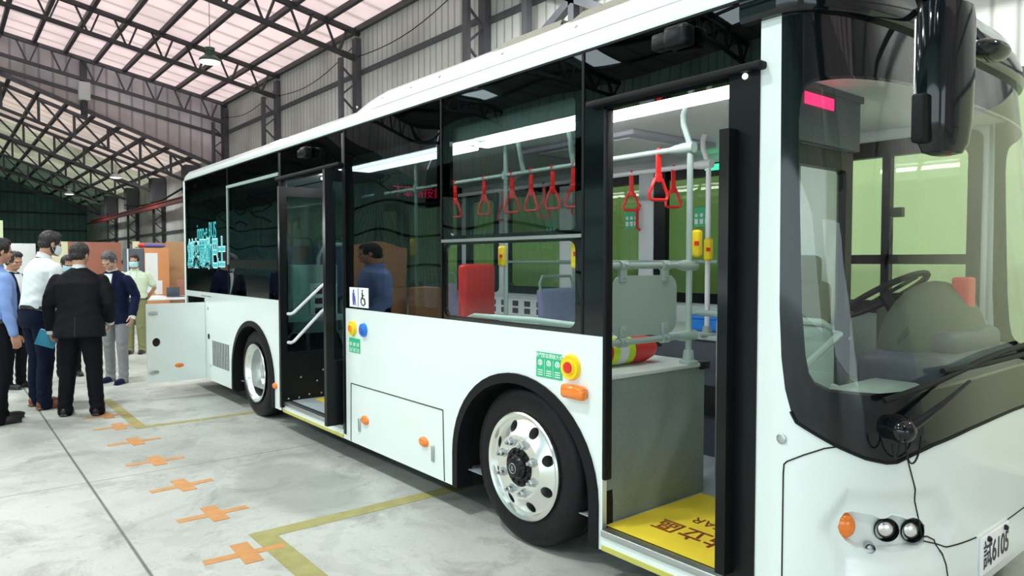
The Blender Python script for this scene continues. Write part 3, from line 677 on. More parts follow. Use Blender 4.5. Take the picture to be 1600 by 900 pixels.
# ---- wheels
def tyre_mesh(cx, cy, cz):
    p = []; R, w = .445, .125
    prof = [(.262, -.095), (.285, -.118), (.33, -.132), (.38, -.134), (.418, -.125), (.436, -.105), (.445, -.085), (.445, -.03), (.438, -.028), (.438, -.022), (.445, -.02), (.445, .02), (.438, .022), (.438, .028), (.445, .03), (.445, .085), (.436, .105), (.38, .13), (.30, .12), (.262, .095)]
    return MB().lathe(prof, (cx, cy, cz), 'y', 72)
WY = Y0+.035+.134
def front_wheel(cx):
    # solid aluminium disc with eight hand holes cut out
    y = WY-.134
    prof = [(.0, -.028), (.10, -.028), (.115, -.028), (.160, -.034), (.178, -.033), (.196, -.018), (.238, .004), (.258, .014), (.266, .012), (.274, -.010), (.292, -.016), (.300, -.008), (.298, .010), (.275, .02), (.268, .07), (0, .07)]
    me = MB().lathe(prof, (0, 0, 0), 'y', 96).mesh('rim')
    ob = bpy.data.objects.new('t', me); COL.objects.link(ob)
    cut = MB()
    for i in range(8):
        t = 2*PI*(i+.43)/8; cut.cyl((.224*math.cos(t), -.1, .224*math.sin(t)), (.224*math.cos(t), .2, .224*math.sin(t)), .031, n=24)
    cme = cut.mesh('c', False); co = bpy.data.objects.new('c', cme); COL.objects.link(co)
    md = ob.modifiers.new('b', 'BOOLEAN'); md.object = co; md.operation = 'DIFFERENCE'; md.solver = 'EXACT'
    me2 = eval_mesh(ob, 'rim'); bpy.data.objects.remove(co); shade(me2, 30)
    me2.transform(Matrix.Translation((cx, y, .445)))
    w = link('front_wheel', me2, 'alu', bus)
    tyre_mesh(cx, WY, .445).build('tyre', 'tyre', w)
    MB().lathe([(0, .075), (.255, .075), (.255, .11), (0, .11)], (cx, y, .445), 'y').build('brake_drum', 'dark', w)
    h = MB().lathe([(0, -.075), (.030, -.075), (.052, -.068), (.060, -.050), (.066, -.045), (.070, -.028)], (cx, y, .445), 'y', 32)
    for i in range(12):
        t = 2*PI*i/12; h.ball((cx+.088*math.cos(t), y-.028, .445+.088*math.sin(t)), .011, .016, .011, 8)
    h.lathe([(.066, -.030), (.108, -.0295)], (cx, y, .445), 'y', 32)
    h.build('hub', 'hubblack', w)
    MB().tube([(cx+.027*math.cos(2*PI*i/20), y-.0745, .445+.027*math.sin(2*PI*i/20)) for i in range(20)], .002, 6, closed=True).build('hub_emblem_ring', 'steel', w)
    text('hub_emblem', 'B', .04, 'steel', w, 'side', y-.076, cx, .444, local=True)
    for i in range(8):
        t = 2*PI*(i+.5)/8; x, z = cx+.142*math.cos(t), .445+.142*math.sin(t)
        MB().lathe([(.026, -.028), (.026, -.036), (.018, -.038), (.018, -.060), (.010, -.064), (.009, -.082), (0, -.084)], (x, y, z), 'y', 12).build('lug_nut', 'steel', w)
    MB().ball((cx+.232, y+.018, .445+.06), .014, .012, .014, 12).build('valve', 'rubber', w)
    return w
front_wheel(-2.985)
def rear_wheel(cx):
    y = WY-.134
    w = bp(MB().lathe([(.300, -.010), (.297, -.018), (.285, -.014), (.262, .004), (.250, .03), (.243, .035), (.240, .13), (.225, .15), (.220, .165), (.12, .165), (.115, .13), (.07, .12), (.065, .06), (0, .055)], (cx, y, .445), 'y', 72), 'rear_wheel', 'alu')
    tyre_mesh(cx, WY, .445).build('tyre', 'tyre', w)
    for i in range(8):
        t = 2*PI*(i+.5)/8; MB().cyl((cx+.142*math.cos(t), y+.165, .445+.142*math.sin(t)), (cx+.142*math.cos(t), y+.115, .445+.142*math.sin(t)), .016, .014, 8).build('lug_nut', 'steel', w)
    return w
rear_wheel(-7.235)
for cx, n in ((-2.985, 'front_wheel'), (-7.235, 'rear_wheel')):
    w = bp(MB().lathe([(.28, .01), (.25, -.03), (.24, -.1), (.1, -.1), (0, -.02)], (cx, YFAR-.04, .445), 'y', 32), n, 'alu'); tyre_mesh(cx, 2*YC-WY, .445).build('tyre', 'tyre', w)

# ---- front end: surface parametrised by angle around the plan curve
def Aof(z): return .45-max(0, z-.93)*.23/1.67
def FS(t, z, off=0.0):
    """t<0 runs back along the near side, 0..pi wraps the nose, >pi runs back along the far side"""
    b = HB+off
    def P(t):
        if t < 0: return Vector((-1.45+t, YC-b, z))
        if t > PI: return Vector((-1.45-(t-PI), YC+b, z))
        c = math.cos(t); a = Aof(z)+off
        # blend the plan radius so the side joins tangentially
        return Vector((-1.45+a*math.sin(t), YC-b*math.copysign(abs(c)**.5, c), z))
    return P(t)
def lerp(tab, t):
    t = t if t <= PI/2 else PI-t
    if t <= tab[0][0]: return tab[0][1]
    for (a, va), (b_, vb) in zip(tab, tab[1:]):
        if t <= b_: return va+(vb-va)*(t-a)/(b_-a)
    return tab[-1][1]
ZT = [(.040, 2.50), (.044, 1.40), (.065, 1.22), (.10, 1.10), (.15, 1.02), (.195, .981), (.22, .975), (.30, .955), (.48, .909), (.68, .866), (.82, .848), (.89, .848), (1.0, .872), (1.14, .897), (1.4, .925), (PI/2, .935)]
G1 = [(.25, 1.9), (.255, 1.40), (.275, 1.24), (.30, 1.17), (.34, 1.14), (.45, 1.115), (.8, 1.10), (PI/2, 1.12)]
G2 = [(.25, 1.9), (.255, 2.10), (.275, 2.165), (.30, 2.20), (.34, 2.225), (.42, 2.24), (.7, 2.255), (PI/2, 2.28)]
def band(ts, lo, hi, n, off=0.0, name='x', m='white', par=None, thick=.0):
    rows = []
    for k in range(n+1):
        rows.append([FS(t, lo(t)+(hi(t)-lo(t))*k/n, off(t, lo(t)+(hi(t)-lo(t))*k/n) if callable(off) else off) for t in ts])
    return bp(MB().grid(rows), name, m, par)
def ts(a, b, n, extra=()): return sorted(set([a+(b-a)*i/n for i in range(n+1)]+list(extra)))
keys = [q for tb in (ZT, G1, G2) for q, _ in tb]; keys += [PI-q for q in keys]
def bulge(t, z):   # lower corner and bumper relief
    o = 0
    if z < .36: o -= (.36-z)**2*1.2
    tt = t if t < PI/2 else PI-t
    # headlamp scoop
    return o
HLz = (.50, .675)
# body is lofted as strips so that the lamp recess stays open
hl_lo = lambda t: {0: 0}.get(t, .50)
HT0, HT1 = .50, 1.12     # lamp recess in t
LO = [(HT0, .60), (HT0+.02, .572), (HT0+.06, .545), (HT0+.14, .520), (.85, .505), (1.08, .503), (HT1, .515)]
HI = [(HT0, .60), (HT0+.02, .640), (HT0+.05, .662), (HT0+.1, .668), (.75, .655), (.80, .640), (.84, .640), (.88, .652), (.95, .640), (.99, .628), (1.03, .632), (1.08, .62), (HT1, .59)]
keys += [q for tb in (LO, HI) for q, _ in tb]; keys += [PI-q for q in keys if q < PI/2]
base_ts = ts(0, PI, 90, [k_ for k_ in keys if 0 <= k_ <= PI])
side_ts = [-.075, -.05, -.02]
zbot = lambda t: .235 if 0 < t < PI else .20
inside = lambda t: HT0 <= (t if t < PI/2 else PI-t) <= HT1
zlo = lambda t: lerp(ZT, t) if 0 <= t <= PI else 2.50
allt = sorted(side_ts+base_ts+[PI+.02, PI+.05])
A1 = [t for t in allt if t <= HT0+1e-6]; A2 = [t for t in allt if HT0-1e-6 <= t <= HT1+1e-6]; A3 = [t for t in allt if HT1-1e-6 <= t <= PI-HT1+1e-6]
A4 = [t for t in allt if PI-HT1-1e-6 <= t <= PI-HT0+1e-6]; A5 = [t for t in allt if t >= PI-HT0-1e-6]
rowsmb = MB()
def addband(mb, T, lo, hi, n, off=bulge):
    mb.grid([[FS(t, lo(t)+(hi(t)-lo(t))*k/n, off(t, lo(t)+(hi(t)-lo(t))*k/n)) for t in T] for k in range(n+1)])
def scoop(t, z):  # shallow swept relief around the lamps
    tt = t if t < PI/2 else PI-t; o = bulge(t, z)
    if .36 < tt < 1.3:
        zc = .585-.02*(tt-.8); d = abs(z-zc); hh = .16*min(1, (tt-.36)/.2)*min(1, (1.3-tt)/.12)
        if hh > 0 and d < hh: o -= .022*min(1, (hh-d)/.05)
    return o
LOt = lambda t: lerp(LO, t) if 0 <= t <= PI else .60
HIt = lambda t: max(lerp(HI, t), LOt(t)+.0) if 0 <= t <= PI else .60
for T in (A1, A2, A3, A4, A5):
    addband(rowsmb, T, zbot, LOt, 10, scoop); addband(rowsmb, T, HIt, zlo, 14, scoop)
addband(rowsmb, A3, LOt, HIt, 4, scoop)
bmesh.ops.remove_doubles(rowsmb.bm, verts=rowsmb.bm.verts, dist=.0008)
nose = bp(rowsmb, 'front_body_panel', 'white')
sc_ = scoop
for T, sg in ((A2, 0), (A4, 1)):
    d = .055
    mb = MB(); n = 8
    mb.grid([[FS(t, lerp(LO, t), sc_(t, lerp(LO, t))) for t in T], [FS(t, lerp(LO, t)+.006, -.02) for t in T], [FS(t, lerp(LO, t)+.012, -d) for t in T]])
    mb.grid([[FS(t, lerp(HI, t), sc_(t, lerp(HI, t))) for t in T], [FS(t, lerp(HI, t)-.006, -.02) for t in T], [FS(t, lerp(HI, t)-.012, -d) for t in T]])
    mb.grid([[FS(t, lerp(LO, t)+.012+(lerp(HI, t)-lerp(LO, t)-.024)*k/4, -d) for t in T] for k in range(5)])
    te = HT1 if not sg else PI-HT1; mb.grid([[FS(te, lerp(LO, te)+(lerp(HI, te)-lerp(LO, te))*k/4, o_) for k in range(5)] for o_ in (scoop(te, .55), -.03, -d)])
    r_ = bp(mb, 'lamp_recess', 'white')
    for tq, zq, kind in ((.545, .602, 'o'), (.86, .583, 'h'), (1.05, .565, 'h'), (.735, .525, 's')):
        t = tq if not sg else PI-tq; p = FS(t, zq, -.045); nrm = (FS(t, zq, .1)-FS(t, zq, -.1)).normalized()
        q = nrm.to_track_quat('Z', 'Y').to_matrix().to_4x4(); mt = Matrix.Translation(p) @ q
        if kind == 'o':
            mb = MB(); mb.ball((0, 0, 0), .042, .050, .03, 20); me = mb.mesh(); me.transform(mt); link('turn_lamp', me, M['orange'], r_)
        elif kind == 'h':
            mb = MB().lathe([(.042, .016), (.045, .010), (.040, -.008), (.0, -.012)], n=28); me = mb.mesh(); me.transform(mt); hh_ = link('headlamp', me, M['hubblack'], r_)
            mb = MB().ball((0, 0, -.004), .034, .034, .016, 20); me = mb.mesh(); me.transform(mt); link('headlamp_lens', me, M['alu'], r_)
        else:
            mb = MB().lathe([(.018, .03), (.018, 0), (0, 0)], n=16).ball((0, 0, .02), .012, .012, .008, 12); me = mb.mesh(); me.transform(mt); link('position_lamp', me, M['steel'], r_)
# shut lines on the nose
def seam(pts, r=.003, off=.0):
    P = []
    for (t0, z0), (t1, z1) in zip(pts, pts[1:]):
        for i in range(8): P.append((t0+(t1-t0)*i/8, z0+(z1-z0)*i/8))
    P.append(pts[-1]); mb = MB().tube([FS(t, z, scoop(t, z)+.0005) for t, z in P], r, 6); mb.build('panel_seam', 'dark', nose)
seam([(.09, .235), (.09, .78), (.095, .815), (.12, .828), (.25, .862), (.40, .895), (.49, .905)])
seam([(.96, .86), (1.02, .74), (1.08, .60), (1.10, .545), (1.14, .54), (1.19, .52), (1.25, .42), (1.30, .24)])
seam([(1.12, .525), (1.25, .49), (PI/2, .46), (PI-1.25, .49), (PI-1.12, .525)])
seam([(PI-.96, .86), (PI-1.02, .74), (PI-1.08, .60), (PI-1.14, .54), (PI-1.25, .42), (PI-1.30, .24)])
cp_ = FS(.07, .91, .002); MB().ball(cp_, .02, .004, .02, 16).build('screw_cap', 'steel', nose)
# black surround and windscreen glass
gts = ts(.040, PI-.040, 110, [k_ for k_ in keys if .04 <= k_ <= PI-.04])
blk = MB()
L_ = [t for t in gts if t <= .25]; R_ = [t for t in gts if t >= PI-.25]; Mi = [t for t in gts if .25 <= t <= PI-.25]
lo_ = lambda t: lerp(ZT, t); hi_ = lambda t: 2.52
z0f = lambda t, z: .001
L_ = sorted(set(L_+[.25])); R_ = sorted(set(R_+[PI-.25])); Mi = sorted(set(Mi+[.25, PI-.25]))
addband(blk, L_, lo_, hi_, 10, z0f); addband(blk, R_, lo_, hi_, 10, z0f)
addband(blk, Mi, lo_, lambda t: lerp(G1, t), 4, z0f); addband(blk, Mi, lambda t: lerp(G2, t), hi_, 5, z0f)
sur = bp(blk, 'windscreen_surround', 'black')
gl_ = MB(); addband(gl_, Mi, lambda t: lerp(G1, t)-.01, lambda t: lerp(G2, t)+.01, 10, lambda t, z: .004)
gl_.build('windscreen', 'glasswind', sur)
edge = MB()
P = [FS(t, lerp(ZT, t), .003) for t in gts if .15 <= t <= PI-.15]; edge.tube(P, .006, 6); edge.build('windscreen_seal', 'rubber', sur)
# black hood band and white cap above the windscreen
T_ = sorted([-.15, -.1, -.05]+ts(0, PI, 60)+[PI+.05, PI+.15])
mb = MB(); 
mb.grid([[FS(t, z, o) for t in T_] for z, o in ((2.495, -.02), (2.50, .022), (2.52, .034), (2.60, .034), (2.655, .022), (2.665, -.01))])
hood = bp(mb, 'front_hood_band', 'black')
mb = MB(); mb.grid([[FS(t, z, o) for t in T_] for z, o in ((2.66, .0), (2.70, .0), (2.745, -.012), (2.785, -.05), (2.81, -.12), (2.83, -.25))])
mb.prism([FS(t, 2.83, -.25) for t in T_], (0, 0, .004)); bp(mb, 'front_roof_cap', 'white')
# mirror
mc = Vector((-.90, 2.475, 2.165)); mb = MB()
prof = [(.0, .245), (.03, .245), (.6, .235), (.92, .215), (1.0, .17), (1.0, 0), (.95, -.15), (.86, -.215), (.7, -.242), (.3, -.25), (0, -.25)]
rows = []; n = 32
rot = Matrix.Rotation(math.radians(-12), 3, 'Z')
for s_, z in prof:
    r = []
    for j in range(n+1):
        t = 2*PI*j/n; c, sn = math.cos(t), math.sin(t)
        y = .104*math.copysign(abs(c)**.6, c)*s_; x = (.075 if sn > 0 else .035)*math.copysign(abs(sn)**.8, sn)*s_
        r.append(mc+rot @ Vector((x, y, z)))
    rows.append(r)
mb.grid(rows); mir = bp(mb, 'near_side_mirror', 'black')
MB().box(-.012, .0, -.07, .07, -.18, .18, .004, Matrix.Translation(mc+Vector((-.03, 0, 0))) @ rot.to_4x4()).build('mirror_glass', 'alu', mir)
MB().tube([FS(.35, 2.58, .0), (-1.17, 2.50, 2.60), (-1.05, 2.47, 2.60), (-.95, 2.45, 2.56), (-.91, 2.445, 2.40)], .05, 14, [.05, .055, .06, .06, .05]).build('mirror_arm', 'black', mir)
MB().box(-.03, .012, -.03, .03, -.12, .03, .01, Matrix.Translation(mc+Vector((.0, -.115, -.10)))).build('mirror_grip', 'rubber', mir)
m2 = bp(MB().ball((-.93, 3.0, 2.35), .06, .13, .035, 20).tube([(-.93, 3.0, 2.36), (-1.0, 3.02, 2.46), (-1.2, 3.05, 2.58)], .014, 10), 'front_view_mirror', 'black')
# wipers
pv = FS(.90, .978, .03)
def wiper(t0, z0, t1, z1, tb0, zb0, tb1, zb1, cov=True):
    p0 = FS(t0, z0, .045)
    w = bp(MB().ball(FS(t0, z0, .04), .046, .05, .046, 20).cyl(FS(t0, z0, .0), FS(t0, z0, .05), .05, .046), 'wiper', 'black')
    arm = [FS(t0+(t1-t0)*i/6, z0+(z1-z0)*i/6, .06) for i in range(7)]
    MB().tube(arm, .014, 8, rs=[.018, .016, .014, .011, .009, .008, .007]).build('wiper_arm', 'hubblack', w)
    bl = [FS(tb0+(tb1-tb0)*i/12, zb0+(zb1-zb0)*i/12, .022) for i in range(13)]
    b2 = [FS(tb0+(tb1-tb0)*i/12, zb0+(zb1-zb0)*i/12+.012, .04) for i in range(13)]
    mb = MB().grid([bl, b2]); mb.tube(b2, .012, 6); mb.build('wiper_blade', 'rubber', w)
    MB().tube([p0+Vector((.02, .035-.065*math.cos(q), -.03-.09*math.sin(q))) for q in [PI*i/12 for i in range(13)]], .0035, 6).tube([p0+Vector((.0, -.06-.03*math.cos(q), -.03-.055*math.sin(q))) for q in [PI*i/10 for i in range(11)]], .0035, 6).build('washer_hose', 'rubber', w)
    return w
wiper(.90, .975, 1.34, 1.125, .80, 1.07, 1.62, 1.20)
wiper(PI-1.0, .965, PI-1.5, 1.15, 1.2, 1.16, 2.3, 1.16)
# plate
nt_ = Matrix.Rotation(0, 3, 'Z')
np_ = bp(MB().box(-.996, -.984, 3.235, 3.565, .31, .465, .004), 'licence_plate', 'sign')
np_me = text_mesh('試6105', .125, .0008, .001, 'CENTER', .82); to_plane(np_me, 'front', -.983); np_me.transform(Matrix.Translation((0, 3.40, .382))); link('plate_number', np_me, M['ink'], np_)
MB().ball((-.98, 3.30, .452), .012, .012, .012, 10).ball((-.98, 3.50, .452), .012, .012, .012, 10).build('plate_screw', 'hubblack', np_)
bp(MB().box(-1.02, -.996, 3.22, 3.58, .30, .475, .004), 'plate_holder', 'white')

# ---- doorway sills and leaves
def sill(x0, x1):
    s = bp(MB().box(x0, x1, Y0-.002, Y0+.03, .185, .262), 'door_sill', 'white', smooth=False)
    MB().box(x0, x1, Y0-.012, Y0+.045, .255, .288, .004).build('sill_edge', 'steel', s)
    MB().box(x0, x1, Y0-.006, Y0+.004, .188, .212).build('yellow_strip', 'sillyellow', s, False)
sill(-2.345, -1.53); sill(-6.41, -5.15)
def leaf(x, y0, y1, z0, z1, th, gz, name='door_leaf', gm='glassdoor'):
    st = .065; yc = (y0+y1)/2
    o = [rect(y0, y1, z0, z1), rrect(y0+st, y1-st, gz, z1-.09, .02)]
    l = plate(name, o, th, 'blackm', bus, 'front', x)
    MB().box(x-.004, x+.004, y0+.03, y1-.03, gz-.03, z1-.06).build('door_glass', gm, l, False); return l
l1 = leaf(-6.385, 2.43, 2.98, .235, 2.27, .04, .74)
for z0, z1 in ((1.10, 1.37), (.835, 1.135)):
    MB().tube([(-6.36, 2.50, z0), (-6.315, 2.507, z0), (-6.30, 2.53, z0+.012), (-6.30, 2.80, z0+(z1-z0)*.92), (-6.30, 2.88, z1+.03), (-6.36, 2.90, z1+.03)], .015, 10).build('door_handrail', 'railwhite', l1)
mb = MB()
for y, z in ((2.50, .31), (2.60, .31), (2.70, .33), (2.78, .45), (2.84, .55), (2.62, .50), (2.82, .33)): mb.ball((-6.364, y, z), .004, .009, .009, 8)
mb.build('screw', 'steel', l1)
leaf(-5.215, 2.345, 2.86, .285, 2.30, .045, .8)
l3 = leaf(-1.64, 2.40, 3.42, .33, 2.10, .045, .55, gm='glassclear')
MB().tube([(-1.60, 2.55, 1.0), (-1.56, 2.56, 1.0), (-1.56, 3.2, 1.25), (-1.60, 3.22, 1.25)], .015, 8).tube([(-1.60, 2.55, .75), (-1.56, 2.56, .75), (-1.56, 3.2, 1.0), (-1.60, 3.22, 1.0)], .015, 8).build('door_handrail', 'railgray', l3)

# ---- interior shell
inn = MB().box(-9.6, -1.50, Y0+.07, YFAR-.07, .285, .29); flr = bp(inn, 'bus_floor', 'floorgray', smooth=False)
MB().box(-2.36, -1.66, Y0+.045, 3.27, .2905, .293).build('yellow_entrance_mat', 'yellowfloor', flr, False)
MB().box(-6.30, -5.25, 2.72, 2.95, .2905, .293).build('yellow_entrance_mat', 'yellowfloor', flr, False)
text('floor_lettering', '禁止站立區', .15, 'brown', flr, 'floor', .2945, -1.86, 2.745, PI, .0015, 1.0, .0005)
text('floor_lettering', 'STAND CLEAR', .105, 'brown', flr, 'floor', .2945, -1.80, 2.91, PI, 0, 1.0, .0005)
cl = bp(MB().box(-9.6, -1.75, Y0+.08, YFAR-.08, 2.42, 2.44).box(-9.6, -1.6, Y0+.06, Y0+.09, 2.33, 2.45), 'bus_ceiling', 'ceil_in', smooth=False)
for y in (2.93,):
    for xa, xb in ((-6.45, -4.05), (-3.95, -1.72)):
        MB().box(xa, xb, y-.06, y+.06, 2.366, 2.388, .01).build('light_strip', 'led', cl)
hs = MB().box(-4.1, -3.0, 3.42, 4.3, 2.385, 2.42, .01).build('roof_hatch', 'hatch', cl); MB().box(-3.98, -3.10, 3.5, 4.2, 2.380, 2.386).build('hatch_lining', 'sign', hs, False)
MB().box(-9.3, -1.8, 3.12, 3.13, 2.412, 2.419).build('ceiling_slot', 'dark', cl, False)
# near and far wheel boxes
nb = bp(MB().box(-3.62, -3.60, Y0+.035, 3.31, .29, 1.0).box(-2.383, -2.372, Y0+.035, 3.31, .29, 1.0, .003).box(-3.62, -2.375, 3.29, 3.312, .29, 1.0), 'wheel_box', 'boxgray')
MB().box(-3.62, -2.365, Y0+.035, 3.325, 1.0, 1.022, .004).build('box_top', 'boxtop', nb); MB().box(-2.40, -2.35, 3.26, 3.335, .985, 1.026, .004).build('corner_cap', 'blackm', nb)
me = MB().box(-2.75, -2.52, 2.98, 3.14, 1.0225, 1.0235).mesh(); link('red_notice', me, M['sign'], nb)
text('notice_lettering', '禁止站立', .05, 'red', nb, 'floor', 1.0245, -2.635, 3.06, PI, .001, 1, .0005)
fb = bp(MB().box(-3.62, -2.69, 3.95, YFAR-.06, .29, 1.06, .006), 'wheel_box', 'slate')
MB().box(-3.62, -2.675, 3.935, YFAR-.06, 1.06, 1.09, .004).build('box_top', 'boxtop', fb)
MB().box(-2.90, -2.70, 3.938, 3.95, .56, .76).build('access_cover', 'dark', fb, False)
# rear raised seating
rb_ = bp(MB().box(-9.6, -7.9, Y0+.06, YFAR-.06, .29, .75).box(-7.9, -6.58, Y0+.78, 3.25, .29, .70).box(-7.9, -6.58, Y0+.06, Y0+.78, 1.0, 1.04).box(-7.9, -6.55, 3.95, YFAR-.06, .29, .70), 'raised_floor', 'floorgray', smooth=False)
def rails():
    r = .017
    def rl(name, pts, m='railgray', rad=r): return bp(MB().tube(pts, rad, 12), name, m)
    def curve_pole(x, y, z0, s, top=2.42, m='railgray'):
        return [(x, y, z0), (x, y, 2.18), (x-.01, y, 2.24), (x-.05*s, y-.02, 2.33), (x-.04*s, y-.03, 2.38), (x, y-.04, top)]
    p1 = rl('grab_pole', curve_pole(-2.40, 3.20, 1.03, .6))
    MB().lathe([(.05, 0), (.05, .012), (.032, .02), (.026, .07), (.018, .075)], (-2.40, 3.20, 1.022), n=24).build('pole_foot', 'railgray', p1)
    p2 = rl('grab_pole', curve_pole(-2.83, 3.97, 1.09, .6), 'railwhite')
    MB().lathe([(.05, 0), (.05, .012), (.032, .02), (.026, .06), (.018, .065)], (-2.83, 3.97, 1.09), n=24).build('pole_foot', 'railgray', p2)
    top = rl('grab_rail', [(-6.2, 3.19, 2.20), (-2.40, 3.19, 2.20)])
    top2 = rl('grab_rail', [(-6.2, 3.96, 2.225), (-2.83, 3.96, 2.225)], 'railwhite')
    for par, x, y, z, m in ((top, -2.42, 3.195, 2.20, 'railgray'), (top2, -2.85, 3.965, 2.225, 'railwhite')):
        MB().tube([(x-.11, y, z), (x-.06, y, z), (x-.02, y, z), (x+.05, y, z)], .03, 12, [.019, .028, .032, .03]).build('rail_clamp', m, par)
    for z in (1.56, 1.175):
        rr = rl('grab_rail', [(-2.40, Y0+.04, z), (-2.40, 3.21, z)])
        MB().tube([(-2.40, 3.10, z), (-2.40, 3.15, z), (-2.40, 3.25, z)], .03, 12, [.02, .03, .03]).build('rail_clamp', 'railgray', rr)
        for y in (2.66, 2.99):
            s = -1 if z > 1.4 else 1
            MB().cyl((-2.40, y-.028, z), (-2.40, y+.028, z), .026, n=16).box(-2.412, -2.388, y-.026, y+.026, min(z, z+s*.085), max(z, z+s*.085), .006).build('panel_clamp', 'railgray', rr)
            MB().ball((-2.372, y, z+.004), .008, .006, .008, 8).ball((-2.386, y, z+s*.06), .006, .006, .006, 8).build('clamp_bolt', 'steel', rr)
    dp = plate('divider_panel', [rrect(2.585, 3.09, 1.20, 1.51, .07)], .008, 'panelgray', bus, 'front', -2.402)
    # more poles through the saloon
    for x, y in ((-4.00, 3.19), (-5.23, 3.19)):
        p = rl('grab_pole', [(x, y, .29), (x, y, 2.30), (x, y, 2.42)])
        MB().cyl((x, y, 2.17), (x, y, 2.23), .028, n=12).build('rail_clamp', 'railgray', p)
    for x in (-3.80, -3.30, -4.7): rl('rail_hanger', [(x, 3.19, 2.2), (x, 3.17, 2.28), (x+.06, 3.10, 2.36), (x+.06, 3.08, 2.42)])
    for x in (-3.9, -4.9): rl('rail_hanger', [(x, 3.96, 2.225), (x, 3.98, 2.30), (x+.06, 4.05, 2.36), (x+.06, 4.06, 2.42)], 'railwhite')
    rl('grab_rail', [(-3.70, 2.60, 1.20), (-3.60, 2.62, 1.24), (-3.0, 2.62, 1.25), (-2.55, 2.62, 1.24)])
    p = rl('grab_rail', [(-5.9, 4.62, 1.58), (-3.2, 4.62, 1.58)], 'railgray', .014)
    rl('grab_pole', [(-6.95, 3.06, .70), (-6.95, 3.06, 1.62), (-6.93, 3.10, 1.72), (-6.90, 3.2, 1.76), (-6.88, 3.35, 1.76)], 'railgray', .022)
rails()
# hanging straps
def strap(x, y, z, yaw=0):
    s = link('strap_handle', MB().box(-.016, .016, -.004, .004, -.135, .0, .002).tube([(.0, -.021*math.cos(t), .0+.021*math.sin(t)) for t in [PI*i/8 for i in range(9)]], .006, 6).mesh(), 'red', bus)
    s.location = (x+5.3, y-YC, z); s.rotation_euler = (0, 0, yaw)
    g = MB().tube([(0, 0, -.135), (-.022, 0, -.15), (-.058, 0, -.235), (-.055, 0, -.26), (-.04, 0, -.268), (.04, 0, -.268), (.055, 0, -.26), (.058, 0, -.235), (.022, 0, -.15)], .0095, 8, closed=True).box(-.02, .02, -.010, .010, -.17, -.12, .004)
    link('strap_grip', g.mesh(), 'red', s, local=True)
    return s
s0 = strap(-2.61, 3.19, 2.20, 1.2)
for x, y, yaw in ((-3.50, 3.19, .2), (-3.30, 3.19, .5), (-3.72, 3.19, .1), (-3.93, 3.19, .4), (-4.26, 3.19, .2), (-4.64, 3.19, .3), (-3.49, 3.96, .9), (-3.11, 3.96, 1.2), (-4.05, 3.96, .2), (-4.45, 3.96, .3), (-5.0, 3.96, .4)):
    c = copy_tree(s0, bus); c.location = (x+5.3, y-YC, 2.20 if y < 3.5 else 2.225); c.rotation_euler = (0, 0, yaw)
# stop buttons
for x, y, z in ((-2.80, 3.935, 1.66), (-2.37, 3.225, 1.68), (-4.0, 3.155, 1.62), (-5.23, 3.155, 1.70), (-2.62, Y0+.09, 1.62)):
    b_ = bp(MB().box(x-.027, x+.027, y-.025, y+.025, z-.075, z+.075, .018), 'stop_button', 'yellow')
    MB().box(x+.004, x+.029, y-.028, y-.02, z-.012, z+.012).build('push_key', 'red', b_)
# stickers on far windows
for x, z in ((-3.42, 1.95), (-4.15, 1.96), (-3.87, 1.58), (-5.2, 1.9)):
    s = bp(MB().box(x-.075, x+.075, YFAR-.056, YFAR-.052, z-.09, z+.06), 'green_sticker', 'green', smooth=False); mb = MB()
    for i in range(3): mb.ball((x-.05+.05*i, YFAR-.058, z), .016, .001, .016, 10).box(x-.066+.05*i, x-.034+.05*i, YFAR-.059, YFAR-.057, z-.07, z-.03)
    mb.build('pictogram', 'sign', s, False)
# LED line display at the rear, green exit lamp
ld_ = bp(MB().box(-5.75, -5.70, 3.3, 4.0, 2.14, 2.30), 'line_display', 'blackm', smooth=False)
text('display_lettering', '下車請按鈴', .11, 'ledred', ld_, 'front', -5.695, 3.5, 2.22)
bp(MB().box(-3.35, -3.12, YFAR-.12, YFAR-.06, 2.29, 2.33), 'exit_lamp', 'ledgreen', smooth=False)
# white far door with red handle, wall fittings
fd = bp(MB().box(-5.0, -4.82, YFAR-.13, YFAR-.06, .3, 2.30, .01), 'door_mast', 'white_in'); MB().tube([(-4.0, YFAR-.12, 2.06), (-4.0, YFAR-.16, 2.03), (-4.0, YFAR-.16, 1.87), (-4.0, YFAR-.12, 1.85)], .012, 8).build('red_handle', 'red', fd)
bp(MB().box(-4.02, -3.86, YFAR-.12, YFAR-.055, 1.2, 2.36, .01), 'window_post', 'white_in'); bp(MB().box(-3.86, -3.74, YFAR-.11, YFAR-.055, 1.2, 2.36), 'window_post', 'blackm', smooth=False)
pn = bp(MB().box(-6.6, -5.2, YFAR-.1, YFAR-.07, 1.02, 1.20), 'notice_sheet', 'sign', smooth=False)
mb = MB()
for i in range(7):
    for k in range(2): mb.box(-6.5+.19*i, -6.5+.19*i+.09, YFAR-.104, YFAR-.10, 1.045+.075*k, 1.10+.075*k)
mb.build('pictogram', 'ink', pn, False)
pn = bp(MB().box(-6.87, -6.86, 2.93, 3.22, .98, 1.36), 'notice_sheet', 'sign', smooth=False); mb = MB()
for i in range(2):
    for k in range(3): mb.box(-6.86, -6.856, 2.98+.12*i, 3.06+.12*i, 1.05+.1*k, 1.11+.1*k)
mb.build('pictogram', 'ink', pn, False)
bp(MB().box(-7.0, -6.87, 2.75, 3.24, .29, 1.55, .02), 'partition_cabinet', 'panelgray')
# wheelchair backrest
rs_ = bp(MB().box(-5.0, -4.90, 3.45, 3.80, .85, 1.56, .035), 'wheelchair_backrest', 'redpad')
MB().box(-5.05, -5.0, 3.5, 3.75, .29, 1.4, .01).build('backrest_frame', 'steel', rs_)
